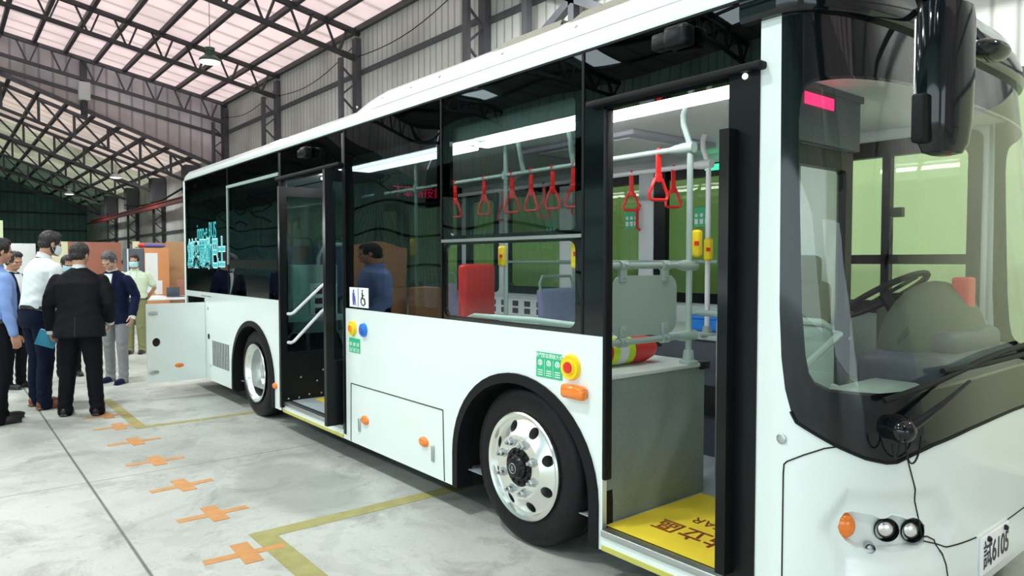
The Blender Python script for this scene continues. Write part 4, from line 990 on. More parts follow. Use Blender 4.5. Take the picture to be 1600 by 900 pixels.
# passenger seats
def seat(x, y, z, m='seatblue', yaw=0):
    s = link('passenger_seat', MB().box(-.21, .21, -.22, .22, .38, .46, .04).mesh(), m, bus)
    s.location = (x+5.3, y-YC, z); s.rotation_euler = (0, 0, yaw)
    link('seat_back', MB().box(-.26, -.18, -.22, .22, .42, 1.08, .04, Matrix.Rotation(math.radians(-6), 4, 'Y')).mesh(), m, s, True)
    link('seat_pedestal', MB().box(-.12, .12, -.12, .12, 0, .38, .02).mesh(), 'panelgray', s, True)
    link('seat_grab', MB().tube([(-.30, -.20, .9), (-.32, -.20, 1.1), (-.32, -.17, 1.16), (-.32, .17, 1.16), (-.32, .20, 1.1), (-.30, .20, .9)], .013, 8).mesh(), 'railgray', s, True)
    return s
s1 = seat(-7.5, 2.80, .70)
for x, y, z in ((-7.5, 4.4, .70), (-8.3, 2.80, .75), (-8.3, 3.25, .75), (-8.3, 4.0, .75), (-8.3, 4.4, .75), (-9.2, 2.9, .75), (-9.2, 3.4, .75), (-9.2, 3.9, .75), (-9.2, 4.35, .75), (-4.4, 4.35, .29), (-6.3, 4.35, .29)):
    c = copy_tree(s1, bus); c.location = (x+5.3, y-YC, z)
# driver's area
ds = bp(MB().box(-2.15, -1.70, 3.85, 4.35, .75, .88, .04), 'driver_seat', 'seatdriver')
MB().box(-2.27, -2.15, 3.87, 4.33, .85, 1.46, .05).box(-2.25, -2.16, 3.98, 4.22, 1.44, 1.62, .04).build('seat_back', 'seatdriver', ds); MB().box(-2.1, -1.75, 3.95, 4.25, .29, .75, .02).build('seat_pedestal', 'slate', ds)
ds_b = bp(MB().box(-1.66, -1.24, 3.55, 4.60, .85, 1.14, .06).box(-1.62, -1.28, 3.75, 4.45, 1.10, 1.24, .05), 'dashboard', 'slate')
MB().box(-1.58, -1.30, 2.75, 3.55, .60, 1.02, .05).build('dash_extension', 'panelgray', ds_b)
ctr = Vector((-1.70, 3.98, 1.40)); ax = Matrix.Rotation(math.radians(-32), 3, 'Y')
sw = bp(MB().tube([ctr+ax @ Vector((.23*math.cos(2*PI*i/28), .23*math.sin(2*PI*i/28), 0)) for i in range(28)], .016, 8, closed=True).bar(ctr+ax @ Vector((-.19, 0, 0)), ctr+ax @ Vector((.19, 0, 0)), .03, .015).bar(ctr, ctr+ax @ Vector((0, .19, 0)), .03, .015).cyl(ctr, ctr+ax @ Vector((0, 0, -.25)), .03), 'steering_wheel', 'rubber')
MB().ball((-1.50, 4.12, 1.08), .22, .48, .40, 24).build('instrument_hood', 'seatdriver', ds_b)
bp(MB().box(-1.42, -1.34, 4.10, 4.22, .98, 1.50, .015), 'red_equipment_case', 'redpad')  # upright red block standing at the dashboard
jk = bp(MB().box(-1.95, -1.63, 4.42, 4.62, .35, 1.35, .05), 'driver_partition', 'seatdriver')
dsn = bp(MB().box(-1.62, -1.585, 2.62, 3.42, 2.10, 2.36, .006).box(-1.70, -1.58, 2.6, 3.44, 2.33, 2.42), 'door_operator_cover', 'slate')
MB().box(-1.584, -1.58, 2.90, 3.15, 2.26, 2.31).build('red_indicator', 'ledred', dsn, False)
bp(MB().box(-1.75, -1.35, 2.6, 4.65, 2.36, 2.42), 'front_ceiling_panel', 'ceil_in', smooth=False)
for y, z0 in ((2.9, 1.0), (3.5, 1.05)): bp(MB().tube([(-2.38, 3.25, z0+.3), (-1.75, 3.4, z0+.28), (-1.62, 3.42, z0+.2)], .017, 8), 'grab_rail', 'railgray') if y < 3 else None
bp(MB().box(-2.0, -1.96, 3.52, 3.56, .29, 2.36), 'cab_door_post', 'blackm', smooth=False)
bp(plate('cab_door', [rect(-2.45, -1.70, .30, 1.22)], .025, 'panelgray', bus, 'side', 3.54) and MB().box(-2.45, -1.70, 3.53, 3.55, 1.22, 1.24), 'cab_door_rail', 'railgray')
bp(MB().box(-2.42, -2.22, 4.35, 4.62, .29, 2.36, .01), 'cab_cupboard', 'white_in')

# things resting in the bus
ex = empty('fire_extinguisher', (-2.60, 2.90, 1.0235), 0, 'red fire extinguisher lying on the pale wheel box top with a lime strap around it', 'fire extinguisher')
MB().lathe([(0, -.24), (.05, -.235), (.072, -.20), (.075, -.1), (.075, .14), (.06, .20), (.03, .225), (.025, .25), (0, .25)], (0, 0, .077), 'y', 28).build('cylinder', 'red', ex, local=True)
MB().tube([(0, .24, .077), (.0, .30, .085)], .016, 10).box(-.012, .012, .25, .37, .09, .105, .004).build('valve_handle', 'blackm', ex, local=True)
mb = MB()
for y in (-.02, -.14): mb.lathe([(.079, y-.026), (.080, y+.026)], (0, 0, .08), 'y', 28)
mb.build('lime_strap', mat('lime_strap', (.62, .85, .03), .5), ex, local=True); mb = MB().lathe([(.0795, -.046), (.0795, -.114)], (0, 0, .08), 'y', 28); mb.build('pale_band', 'sign', ex, local=True)
bx = empty('plastic_tub', (-2.98, 4.30, 1.092), 0, 'shallow bright blue plastic tub on the far wheel box behind the white pole', 'tub')
MB().box(-.13, .13, -.16, .16, 0, .10, .025).build('tub_body', 'blue', bx, local=True); MB().box(-.14, .14, -.17, .17, .085, .115, .012).build('tub_rim', 'blue', bx, local=True)

# partitions standing on the far side of the bus
def partition(x0, x1, y, h, label, m='mint'):
    r = empty('partition_screen', ((x0+x1)/2, y, 0), 0, label, 'screen')
    w = (x1-x0)/2
    MB().box(-w, w, -.02, .02, .08, h, .005).build('screen_panel', m, r, local=True)
    mb = MB()
    for s in (-1, 1): mb.box(s*w-.025, s*w+.025, -.025, .025, 0, h+.02).box(s*w-.03, s*w+.03, -.3, .3, 0, .04)
    mb.build('screen_post', 'lampwhite', r, False, True); return r
partition(-1.2, 3.4, 6.2, 2.9, 'pale lime green partition screen beyond the bus, seen through the driver window', 'mintpale')
partition(-6.0, -1.26, 6.2, 2.9, 'pale green partition screen beyond the bus, seen through the front doorway windows')
partition(-10.8, -6.06, 6.2, 2.9, 'pale green partition screen beyond the rear half of the bus')

# ================================================================== FLOOR MARKINGS
for i, (x, lb) in enumerate(((-3.838, 'orange tape cross on the floor nearest the camera, left of the yellow line corner'), (-4.576, 'orange tape cross, second from the camera'), (-5.30, 'orange tape cross, third from the camera'),
                             (-6.088, 'orange tape cross, fourth from the camera'), (-6.867, 'orange tape cross, fifth from the camera'), (-7.591, 'worn orange tape cross, sixth from the camera'), (-8.20, 'faint orange tape mark at the shoes of the man in the black suit'))):
    y = 1.315+(-.05 if i == 0 else 0); a = .02*((i*37) % 5-2)
    mb = MB(); rm = Matrix.Translation((x, y, 0)) @ Matrix.Rotation(a, 4, 'Z')
    mb.box(-.16, .14, -.048, .048, .0005, .003, 0, rm).box(-.032, .032, -.22, .20, .0005, .0022, 0, rm @ Matrix.Rotation(.04*((i*13) % 3-1), 4, 'Z'))
    tag(mb.build('tape_cross', 'tapeor', smooth=False), lb, 'tape cross', 'orange tape crosses in a row')
yl = MB().box(-4.10, -3.98, 1.3601, 2.9, .0003, .0019).box(-4.10, -1.2, 1.36, 1.49, .0003, .0015)
tag(yl.build('floor_line', 'tapeye', smooth=False), 'worn yellow floor line with a corner, beside the front wheel', 'floor line')
yl = MB().box(-7.47, -7.38, 1.4201, 3.0, .0003, .0019).box(-9.2, -7.38, 1.42, 1.52, .0003, .0015)
tag(yl.build('floor_line', 'tapeye', smooth=False), 'worn yellow floor line with a corner, beside the rear wheel', 'floor line')

# ================================================================== PEOPLE
def remesh(mb, name, vox, sm=4, it=None):
    me = mb.mesh(name, False); ob = bpy.data.objects.new('t', me); COL.objects.link(ob)
    r = ob.modifiers.new('r', 'REMESH'); r.mode = 'VOXEL'; r.voxel_size = vox; r.use_smooth_shade = True
    if sm:
        s = ob.modifiers.new('s', 'SMOOTH'); s.iterations = sm; s.factor = .5
    out = eval_mesh(ob, name); 
    for p in out.polygons: p.use_smooth = True
    return out
def limb(mb, pts, rs, n=14):
    """tapered limb: interpolated rings plus joint balls"""
    P = []; R = []
    for i in range(len(pts)-1):
        a, b = Vector(pts[i]), Vector(pts[i+1])
        for k in range(4): P.append(a.lerp(b, k/4)); R.append(rs[i]+(rs[i+1]-rs[i])*k/4)
    P.append(Vector(pts[-1])); R.append(rs[-1])
    mb.tube(P, n=n, rs=R)
    for p, r in zip(pts, rs): mb.ball(Vector(p), r*.995, n=12)
def loft(mb, rings, n=28, e=.8, T=None):
    rows = []
    for z, cx, rx, ry in rings:
        row = []
        for j in range(n):
            t = 2*PI*j/n; c, s = math.cos(t), math.sin(t)
            p = Vector((cx+rx*math.copysign(abs(c)**e, c), ry*math.copysign(abs(s)**e, s), z)); row.append(T @ p if T else p)
        rows.append([mb.bm.verts.new(p) for p in row])
    for A, B in zip(rows, rows[1:]):
        for j in range(n): mb.bm.faces.new((A[j], A[(j+1) % n], B[(j+1) % n], B[j]))
    mb.bm.faces.new(rows[0][::-1]); mb.bm.faces.new(rows[-1])
def hand_parts(mb, wrist, fore, side, curl=.5):
    """palm, four fingers and a thumb continuing the forearm direction; side = +1 left, -1 right"""
    d = (Vector(wrist)-Vector(fore)).normalized(); fw = Vector((1, 0, 0)); fw = (fw-d*fw.dot(d)).normalized()   # thumb side points forward
    pn = d.cross(fw).normalized()*(-side)      # palm normal, toward the thigh
    if pn.y*side > 0: pn = -pn
    W = Vector(wrist)
    for k in range(4):
        mb.tube([W+fw*(-.024+.016*k)*.6, W+d*.045+fw*(-.026+.0175*k), W+d*.088+fw*(-.030+.020*k)], n=8, rs=[.017, .015, .011])
    L_ = (.062, .074, .080, .070)
    for k in range(4):
        b = W+d*.086+fw*(-.030+.020*k); l = L_[k]; pts = [b]; ang = 0
        for q in (.42, .33, .25):
            ang += curl*.75; dd = d*math.cos(ang)+pn*math.sin(ang); pts.append(pts[-1]+dd*l*q)
        mb.tube(pts, n=8, rs=[.0105, .0095, .0088, .0075]); mb.ball(pts[-1], .0075, n=8)
    t0 = W+d*.028+fw*.022; t1 = t0+(fw*.8+d*.55+pn*.25).normalized()*.040; t2 = t1+(d*.95+fw*.25+pn*.3).normalized()*.032; t3 = t2+(d*.95+pn*.4).normalized()*.024
    mb.tube([t0, t1, t2, t3], n=8, rs=[.015, .012, .0105, .009]); mb.ball(t3, .009, n=8)
def displace(me, fn):
    nr = [Vector(n.vector) for n in me.vertex_normals]; cs = [v.co.copy() for v in me.vertices]; out = []
    for c, n in zip(cs, nr): out.extend(c+n*fn(c))
    me.vertices.foreach_set('co', out); me.update()
def person(label, pos, rz, H=1.75, skin='skin', hair='hair', top='suit', bottom='trblack', kind='jacket', shoe='shoe', lean=0, headyaw=0, headpitch=0, armL=None, armR=None,
           legL=(0, .10), legR=(0, -.10), bulk=1.0, mask=None, short=False, vox=.0095, handcurl=.5, beard=False, group=None):
    root = empty('person', pos, rz, label, 'person', group); s = H/1.75; S = Matrix.Scale(s, 4)
    hipz = .93; T = Matrix.Translation((0, 0, hipz)) @ Matrix.Rotation(lean, 4, 'Y') @ Matrix.Translation((0, 0, -hipz))
    u = lambda p: T @ Vector(p)
    aL = armL or [(.0, .19, 1.41), (-.03, .25, 1.13), (.03, .265, .875)]
    aR = armR or [(.0, -.19, 1.41), (-.03, -.25, 1.13), (.03, -.265, .875)]
    aL = [u(p) for p in aL]; aR = [u(p) for p in aR]
    legs = []
    for (lx, ly), sg in ((legL, 1), (legR, -1)):
        legs.append([Vector((0, .085*sg, .92)), Vector((lx*.45+.02, (.085*sg+ly)*.5, .50)), Vector((lx-.02, ly, .085))])
    hc = u((.03, 0, 1.635)); HM = Matrix.Translation(hc) @ Matrix.Rotation(lean*.4, 4, 'Y') @ Matrix.Rotation(headyaw, 4, 'Z') @ Matrix.Rotation(headpitch, 4, 'Y')
    h = lambda p: HM @ Vector(p)
    # --- body, one continuous surface
    mb = MB()
    def hball(c, rx, ry, rz_, n=16): mb.ball((0, 0, 0), rx, ry, rz_, n, None) if False else bmesh.ops.create_uvsphere(mb.bm, u_segments=n, v_segments=n*2//3, radius=1, matrix=HM @ Matrix.Translation(c) @ Matrix.Diagonal((rx, ry, rz_, 1)))
    hball((-.010, 0, .025), .092, .074, .090); hball((.012, 0, -.03), .076, .060, .078); hball((.034, 0, -.075), .045, .043, .035)
    hball((.070, 0, .012), .022, .052, .014, 10)     # brow
    hball((.088, 0, -.022), .016, .011, .017, 10); hball((.083, 0, -.003), .010, .008, .024, 10)   # nose
    hball((.078, 0, -.060), .012, .024, .007, 10); hball((.078, 0, -.070), .011, .020, .006, 10)   # lips
    for q in (-1, 1): hball((-.010, q*.076, -.012), .018, .008, .030, 10); hball((.058, q*.040, -.03), .022, .018, .022, 10)
    limb(mb, [h((-.020, 0, -.05)), u((-.012, 0, 1.50)), u((-.015, 0, 1.40))], [.056, .056, .07])
    loft(mb, [(.86, 0, .09, .14), (1.0, 0, .09, .13), (1.15, 0, .09, .13), (1.3, 0, .10, .145), (1.38, -.005, .085, .14), (1.43, -.01, .06, .09)], T=T)
    for A in (aL, aR): limb(mb, [A[0].lerp(A[1], .12), A[1], A[2]], [.042, .036, .026])
    for L in legs: limb(mb, L, [.07, .05, .036])
    hand_parts(mb, aL[2]+(aL[2]-aL[1]).normalized()*.01, aL[1], 1, handcurl); hand_parts(mb, aR[2]+(aR[2]-aR[1]).normalized()*.01, aR[1], -1, handcurl)
    me = remesh(mb, 'body', .0062, 1); me.transform(S); link('body', me, skin, root, True)
    # eyes
    for q in (-1, 1):
        mb = MB(); mb.ball(h((.077, q*.031, .0)), .0085, n=10); m_ = mb.mesh('eye'); m_.transform(S); link('eye', m_, 'ink', root, True)
    # hair cap with a hairline, cut to a shell
    mb = MB(); bmesh.ops.create_uvsphere(mb.bm, u_segments=36, v_segments=26, radius=1, matrix=Matrix.Translation((-.020, 0, .032)) @ Matrix.Diagonal((.094, .084, .096, 1)))
    bmesh.ops.create_uvsphere(mb.bm, u_segments=24, v_segments=16, radius=1, matrix=Matrix.Translation((-.045, 0, -.02)) @ Matrix.Diagonal((.062, .072, .06, 1)))
    bmesh.ops.create_uvsphere(mb.bm, u_segments=24, v_segments=16, radius=1, matrix=Matrix.Translation((.015, .012, .085)) @ Matrix.Diagonal((.066, .062, .045, 1)))
    me = remesh(mb, 'hair', .007, 3); bm = bmesh.new(); bm.from_mesh(me)
    for v in bm.verts: 
        k = .0025*math.sin(v.co.y*260+v.co.x*90)+.002*math.sin(v.co.x*310+v.co.z*120); v.co += v.normal*k
    bm.to_mesh(me); bm.free(); me.transform(S @ HM); link('hair', me, hair, root, True)
    if beard:
        mb = MB(); bmesh.ops.create_uvsphere(mb.bm, u_segments=24, v_segments=16, radius=1, matrix=Matrix.Translation((.018, 0, -.055)) @ Matrix.Diagonal((.068, .064, .052, 1))); me = mb.mesh('beard'); me.transform(S @ HM); link('beard', me, hair, root, True)
    if mask:
        rows = []
        for i in range(7):
            z = -.098+.095*i/6; row = []
            for j in range(15):
                a = math.radians(-78+156*j/14); bl = math.sin(PI*(i+.4)/7); k = .010+.010*bl*math.cos(a)
                row.append(Vector(((.070+k+.012*math.cos(a)*bl)*math.cos(a)+.014, (.066+k*.4)*math.sin(a), z*(.85+.15*math.cos(a))-.004)))
            rows.append(row)
        mb = MB().grid(rows); me = mb.mesh('mask'); bm = bmesh.new(); bm.from_mesh(me); bmesh.ops.solidify(bm, geom=bm.faces[:], thickness=.002); bm.to_mesh(me); bm.free(); shade(me, 60)
        me.transform(S @ HM); mk = link('face_mask', me, mask, root, True)
        mb = MB()
        for q in (-1, 1):
            for z in (-.02, -.075): mb.tube([(.022, q*.072, z), (.0, q*.079, z*.7), (-.012, q*.083, -.012)], .0013, 5)
        me = mb.mesh('ear_loop'); me.transform(S @ HM); link('ear_loop', me, mask, mk, True)
    # trousers
    mb = MB(); b = bulk
    loft(mb, [(.80, -.005, .105*b, .150*b), (.86, -.008, .118*b, .172*b), (.94, -.005, .115*b, .168*b), (1.0, 0, .110*b, .160*b)])
    for L in legs:
        ank = L[2]+Vector((.0, 0, -.015)); mid = L[1]
        limb(mb, [L[0]+Vector((0, 0, -.04)), L[0].lerp(mid, .5), mid, mid.lerp(ank, .5)+Vector((-.008, 0, 0)), ank+Vector((.005, 0, .03)), ank+Vector((.012, 0, -.02))], [.095*b, .088*b, .070*b, .064*b, .060*b, .064*b])
    me = remesh(mb, 'trousers', vox, 3)
    displace(me, lambda c: .0035*math.sin(c.z*75+c.y*30)*math.exp(-((c.z-.12)/.12)**2)+.003*math.sin(c.z*60+c.x*50)*math.exp(-((c.z-.5)/.10)**2))
    me.transform(S); link('trousers', me, bottom, root, True)
    # shoes
    for L in legs:
        a = L[2]; mb = MB()
        bmesh.ops.create_uvsphere(mb.bm, u_segments=20, v_segments=12, radius=1, matrix=Matrix.Translation((a.x+.10, a.y, .038)) @ Matrix.Diagonal((.115, .046, .036, 1)))
        bmesh.ops.create_uvsphere(mb.bm, u_segments=20, v_segments=12, radius=1, matrix=Matrix.Translation((a.x+.0, a.y, .055)) @ Matrix.Diagonal((.070, .042, .052, 1)))
        mb.box(a.x-.065, a.x+.20, a.y-.038, a.y+.038, .003, .022, .01); me = remesh(mb, 'shoe', .007, 2)
        for v in me.vertices: v.co.z = max(.002/s, v.co.z)
        me.transform(S); link('shoe', me, shoe, root, True)
    # upper garment
    mb = MB()
    if kind == 'jacket':
        loft(mb, [(.80, -.005, .150*b, .205*b), (.84, -.005, .148*b, .204*b), (.95, -.003, .138*b, .190*b), (1.08, .0, .126*b, .176*b), (1.22, .0, .130*b, .190*b), (1.34, -.004, .128*b, .195*b), (1.40, -.008, .108, .190), (1.44, -.012, .090, .155), (1.475, -.016, .072, .105), (1.50, -.018, .060, .070)], T=T)
        rs = [.062, .068, .058, .052]
    else:
        loft(mb, [(.96, 0, .118*b, .168*b), (1.0, .0, .126*b, .176*b), (1.08, .005, .124*b, .170*b), (1.2, .003, .125*b, .182*b), (1.34, -.004, .120*b, .195*b), (1.42, -.008, .098, .185), (1.45, -.014, .078, .125), (1.475, -.018, .060, .075)], T=T)
        rs = [.060, .060, .052, .043]
    for A in (aL, aR):
        end = A[0].lerp(A[1], .72) if short else A[2]
        if short: limb(mb, [A[0]+Vector((0, 0, -.02)), A[0].lerp(A[1], .4), end], [.062, .066, .068])
        else: limb(mb, [A[0]+Vector((0, 0, -.03)), A[0].lerp(A[1], .5), A[1], A[2]], rs)
    me = remesh(mb, 'top', vox, 3)
    displace(me, lambda c: .003*math.sin(c.z*52+c.y*22+c.x*15)*math.exp(-((c.z-1.06)/.14)**2)+.0022*math.sin(c.z*44+c.y*38+c.x*26)*(1 if abs(c.y) > .17 else .35)+.0007*math.sin(c.z*95-c.y*40+c.x*55))
    me.transform(S); nm = 'jacket' if kind == 'jacket' else 'shirt'; tp = link(nm, me, top, root, True)
    # collar
    cm = 'shirtwhite' if kind == 'jacket' else top; rows = []
    for z, r in ((1.465, .070), (1.49, .066), (1.517, .062), (1.512, .068)):
        rows.append([S @ u((-.014+r*math.cos(2*PI*j/24), r*.98*math.sin(2*PI*j/24), z-.018*math.cos(2*PI*j/24))) for j in range(25)])
    MB().grid(rows).build('collar', cm, root, local=True)
    if kind == 'jacket':
        # shirt front, lapels, back vent, cuffs
        zs = (1.10, 1.2, 1.3, 1.4, 1.47); w = (.004, .022, .040, .052, .055); fx = (.131, .134, .131, .112, .076)
        fx = [f*b if i < 3 else f for i, f in enumerate(fx)]
        MB().grid([[S @ u((fx[i]+.004, q*w[i], zs[i])) for q in (-1, -.5, 0, .5, 1)] for i in range(5)]).build('shirt_front', 'shirtwhite', root, local=True)
        mb = MB()
        for q in (-1, 1): mb.grid([[S @ u((fx[i]+.006-.003*k, q*(w[i]+.0+.034*k*(1 if 0 < i < 4 else .3)), zs[i]+.01*k)) for k in (0, .5, 1)] for i in range(5)])
        mb.build('lapel', top, tp, local=True)
        MB().grid([[S @ u((-.005-d, .002+k, z)) for k in (-.003, .003)] for z, d in ((.81, .150*b+.002), (.90, .143*b+.002), (1.0, .134*b+.003))]).build('back_vent', 'ink', tp, local=True)
        mb = MB()
        for A in (aL, aR):
            d = (A[2]-A[1]).normalized(); mb.cyl(S @ (A[2]+d*.01), S @ (A[2]+d*.062), .042*s, .040*s, 16)
        mb.build('shirt_cuff', 'shirtwhite', tp, local=True)
    else:
        rows = [[S @ (T @ Vector((rx*math.cos(2*PI*j/36), ry*math.sin(2*PI*j/36), z))) for j in range(37)] for z, rx, ry in ((.965, .124*b, .176*b), (.967, .130*b, .182*b), (1.0, .130*b, .182*b), (1.002, .124*b, .176*b))]
        MB().grid(rows).build('belt', 'shoe', root, local=True)
    return root, S, T, aL, aR, u
R_ = math.radians
rA = person('man in black suit seen from behind with a blue folder, nearest the open service flap', (-8.42, 1.12, 0), R_(158), 1.77, headyaw=-.35, headpitch=.22, lean=.05, bulk=1.14, legL=(.02, .15), legR=(-.03, -.15),
            armL=[(.0, .20, 1.41), (-.02, .275, 1.14), (.04, .27, .90)], armR=[(.0, -.20, 1.41), (-.04, -.28, 1.15), (.10, -.25, .98)])
rB = person('tall bearded man in white shirt and white mask bending toward the bus', (-9.12, .82, 0), R_(112), 1.92, top='shirtwhite', bottom='trnavy', kind='shirt', shoe='shoebrown', lean=.16, headpitch=.25, headyaw=-.1, mask='maskwhite', beard=True, bulk=1.08,
            legL=(.06, .14), legR=(.0, -.12), armL=[(.0, .19, 1.41), (.02, .25, 1.13), (.18, .16, .98)], armR=[(.0, -.19, 1.41), (.02, -.25, 1.13), (.20, -.14, .98)])
rC = person('man in blue shirt and black trousers at the left edge of the photo', (-8.50, .45, 0), R_(105), 1.80, top='shirtblue', bottom='trblack', kind='shirt', headpitch=.1, bulk=1.05, legL=(.05, .12), legR=(-.05, -.10))
rD = person('grey haired man in navy blazer and grey trousers looking down beside the flap', (-10.45, 1.80, 0), R_(-38), 1.72, skin='skin2', hair='hairgray', top='navy', bottom='trgray', lean=.16, headpitch=.5, headyaw=-.15, legL=(.10, .13), legR=(-.05, -.12),
            armL=[(.0, .195, 1.41), (-.01, .28, 1.15), (.10, .27, .93)], shoe='navy')
rE = person('man in pale green short sleeved shirt with blue lanyard and mask standing behind the flap', (-13.5, 2.62, 0), R_(-25), 1.70, top='shirtgreen', bottom='trkhaki', kind='shirt', short=True, mask='mask', bulk=1.12, headyaw=.1, shoe='shoe',
            armL=[(.0, .20, 1.415), (-.08, .30, 1.16), (-.12, .18, .98)], armR=[(.0, -.20, 1.415), (-.08, -.29, 1.16), (-.12, -.17, .98)])
rF = person('man in dark suit standing behind the white shirted man, half hidden', (-10.75, .72, 0), R_(40), 1.70, top='navy', bottom='trblack', headpitch=.2)
rG = person('dark clothed person with a blue mask showing between the white shirt and the black suit', (-11.4, 1.38, 0), R_(10), 1.66, top='suit', bottom='trblack', mask='mask', headpitch=.3)
rH = person('man in black suit holding a microphone, seen only as a reflection in the rear window', (-11.9, -.55, 0), R_(60), 1.75, top='suit', bottom='trblack', armR=[(.0, -.205, 1.415), (.06, -.27, 1.16), (.26, -.12, 1.22)])
# things the people carry or wear
root, S, T, aL, aR, u = rE
mb = MB()
mb.tube([S @ Vector(p) for p in ((.06, .06, 1.49), (.125, .05, 1.36), (.150, .02, 1.20), (.155, 0, 1.12))], .005, 6).tube([S @ Vector(p) for p in ((.06, -.06, 1.49), (.125, -.05, 1.36), (.150, -.02, 1.20), (.155, 0, 1.12))], .005, 6)
ly = link('lanyard', mb.mesh(), 'mask', root, True)
link('name_badge', MB().box(.150, .158, -.045, .045, 1.03, 1.12, .003).mesh(), 'mask', ly, True)
fo = empty('document_folder', (-8.66, .83, .71), R_(80), 'blue plastic document folder held at the hip of the man in the black suit', 'folder')
link('folder_cover', MB().box(-.09, .09, -.004, .004, 0, .16, .002, Matrix.Rotation(.35, 4, 'Y')).mesh(), 'cyanplastic', fo, True); link('paper_sheets', MB().box(-.085, .085, .0045, .0065, .01, .166, 0, Matrix.Rotation(.35, 4, 'Y')).mesh(), 'sign', fo, True)

# ================================================================== WORKSHOP CLUTTER BEHIND THE GROUP
def board(name, label, cat, x, y0, y1, z1, m, z0=0, d=.06, grp=None):
    r = empty(name, (x, (y0+y1)/2, 0), 0, label, cat, grp); w = (y1-y0)/2
    MB().box(-d, d, -w, w, z0+.0, z1, .006).build('panel', m, r, local=True)
    mb = MB(); mb.box(-d-.25, d+.25, -w+.02, -w+.08, 0, .06).box(-d-.25, d+.25, w-.08, w-.02, 0, .06); mb.build('foot', 'card', r, False, True)
    return r
board('plywood_board', 'long reddish brown plywood board standing behind the heads of the group', 'board', -24, 2.90, 4.30, 2.16, 'woodred')
board('cream_panel', 'narrow cream panel left of the reddish plywood board', 'panel', -23.6, 2.45, 2.88, 2.15, 'cream')
board('mint_partition', 'tall pale green partition at the far left edge of the photo', 'partition', -22, .70, 1.30, 2.62, 'mint')
board('white_panel', 'low white panel behind the leftmost heads', 'panel', -24.5, 1.45, 2.2, 2.10, 'lampwhite')
board('cream_panel', 'narrow cream panel between the plywood board and the dark cabinet', 'panel', -24, 4.62, 4.80, 2.20, 'cream')
board('cardboard_sheet', 'tall brown cardboard sheet next to the bus rear corner', 'cardboard', -20.5, 4.75, 5.75, 2.12, 'card')
board('cardboard_sheet', 'brown cardboard sheet leaning behind the orange plywood door', 'cardboard', -25.5, 4.9, 6.3, 2.2, 'card')
cb = empty('tool_cabinet', (-19.9, 3.84, 0), 0, 'dark cabinet with a white edge left of the orange plywood door', 'cabinet')
MB().box(-.25, .25, -.19, .19, 0, 1.91, .01).build('cabinet_body', 'slate', cb, local=True); MB().box(.25, .27, -.19, -.16, .02, 1.9).build('white_edge', 'lampwhite', cb, local=True); MB().tube([(.30, -.03, 1.2), (.30, -.03, 1.75)], .012, 8).box(.25, .30, -.04, -.02, 1.2, 1.22).box(.25, .30, -.04, -.02, 1.73, 1.75).build('cabinet_handle', 'steel', cb, local=True)
dr = empty('plywood_door', (-19.7, 4.33, 0), 0, 'bright orange plywood door panel with white paper pinned to it', 'door')
MB().box(-.03, .03, -.29, .29, 0, 1.93, .005).build('door_board', 'woodor', dr, local=True); MB().box(.03, .036, -.27, .02, .8, 1.80).box(.03, .034, -.05, .12, .75, 1.1).build('pinned_paper', 'sign', dr, False, True)
bg = empty('cloth_bundle', (-19.8, 4.22, 1.935), 0, 'dark blue and red cloth bundle lying on top of the orange door', 'cloth')
MB().box(-.30, -.24, -.3, .3, -.0, .02).build('shelf_batten', 'slate', bg, local=True)
mb = MB(); mb.ball((0, .05, .055), .12, .25, .05, 20).ball((0, .22, .05), .10, .12, .045, 16); me = mb.mesh(); link('blue_cloth', me, 'inkblue', bg, True)
link('red_cloth', MB().ball((0, -.20, .055), .09, .10, .045, 16).mesh(), 'red', bg, True)
tb = empty('work_table', (-18.0, 4.15, 0), 0, 'white topped table with papers beside the bus rear corner', 'table')
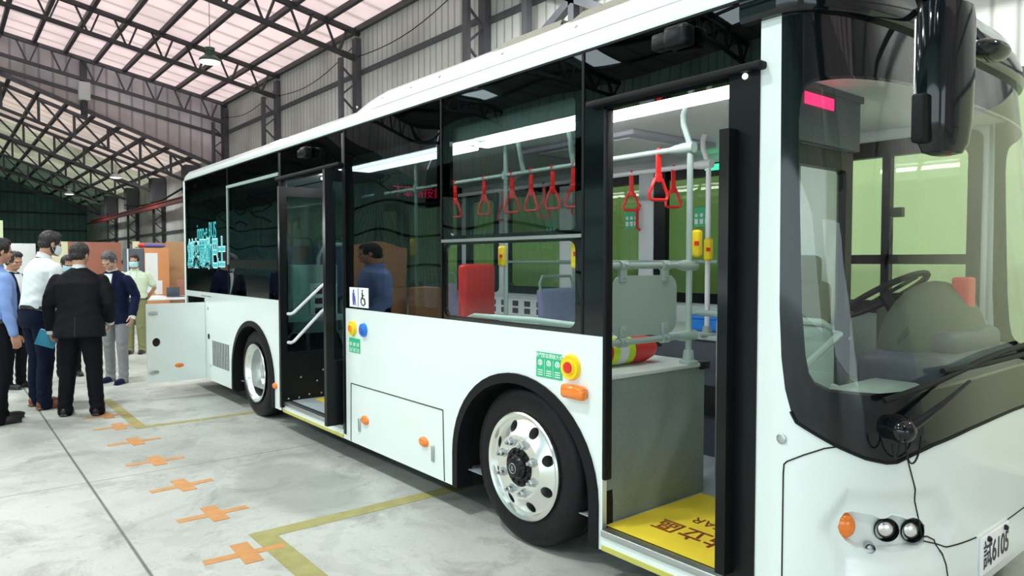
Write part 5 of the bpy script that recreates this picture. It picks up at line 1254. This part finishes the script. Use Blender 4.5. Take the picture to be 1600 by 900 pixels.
MB().box(-.6, .6, -.65, .75, .71, .75, .006).build('table_top', 'lampwhite', tb, local=True)
for a_ in (-.55, .55):
    for b_ in (-.6, .7): MB().box(a_-.02, a_+.02, b_-.02, b_+.02, 0, .71).build('leg', 'steel', tb, local=True)
lp = empty('laptop', (-17.9, 4.35, .75), R_(20), 'dark laptop open on the white topped table', 'laptop')
MB().box(-.12, .12, -.17, .17, 0, .02, .004).build('keyboard_base', 'slate', lp, local=True); MB().box(-.13, -.115, -.17, .17, .02, .23, .003).build('laptop_screen', 'slate', lp, local=True)
pa = empty('paper_stack', (-17.8, 3.85, .75), .3, 'small stack of white paper on the table left of the laptop', 'paper'); MB().box(-.12, .12, -.16, .16, 0, .05, .003).build('sheets', 'sign', pa, local=True)
ch = empty('office_chair', (-19.2, 4.85, 0), R_(-20), 'brown office chair in front of the tall cardboard sheet', 'chair')
MB().box(-.22, .22, -.22, .22, .44, .52, .04).build('seat', 'woodred', ch, local=True); MB().box(-.26, -.20, -.2, .2, .62, 1.12, .06).build('backrest', 'woodred', ch, local=True)
MB().box(-.25, -.20, -.03, .03, .45, .8, .01).build('back_bracket', 'slate', ch, local=True); MB().cyl((0, 0, .1), (0, 0, .44), .03).build('gas_column', 'slate', ch, local=True)
for i in range(5): 
    t = 2*PI*i/5; MB().bar((0, 0, .10), (.26*math.cos(t), .26*math.sin(t), .06), .04, .03).ball((.27*math.cos(t), .27*math.sin(t), .03), .028, n=10).build('leg', 'slate', ch, local=True)
# cartons on the front side, reflected in the bus glass
for i, (x, y, z, w, lb) in enumerate(((-17.0, -4.2, 0, .5, 'brown carton at the bottom of the reflected stack'), (-17.0, -4.2, 1.01, .45, 'brown carton at the top of the reflected stack'), (-15.6, -5.0, 0, .5, 'single brown carton reflected in the bus glass'))):
    r = empty('carton', (x, y, z), .1*i, lb, 'box', 'cartons reflected in the bus glass'); MB().box(-w, w, -w, w, 0, 1.0, .01).build('carton_body', 'card', r, local=True); MB().box(-w, w, -.03, .03, 1.0, 1.004).build('packing_tape', 'cream', r, local=True)
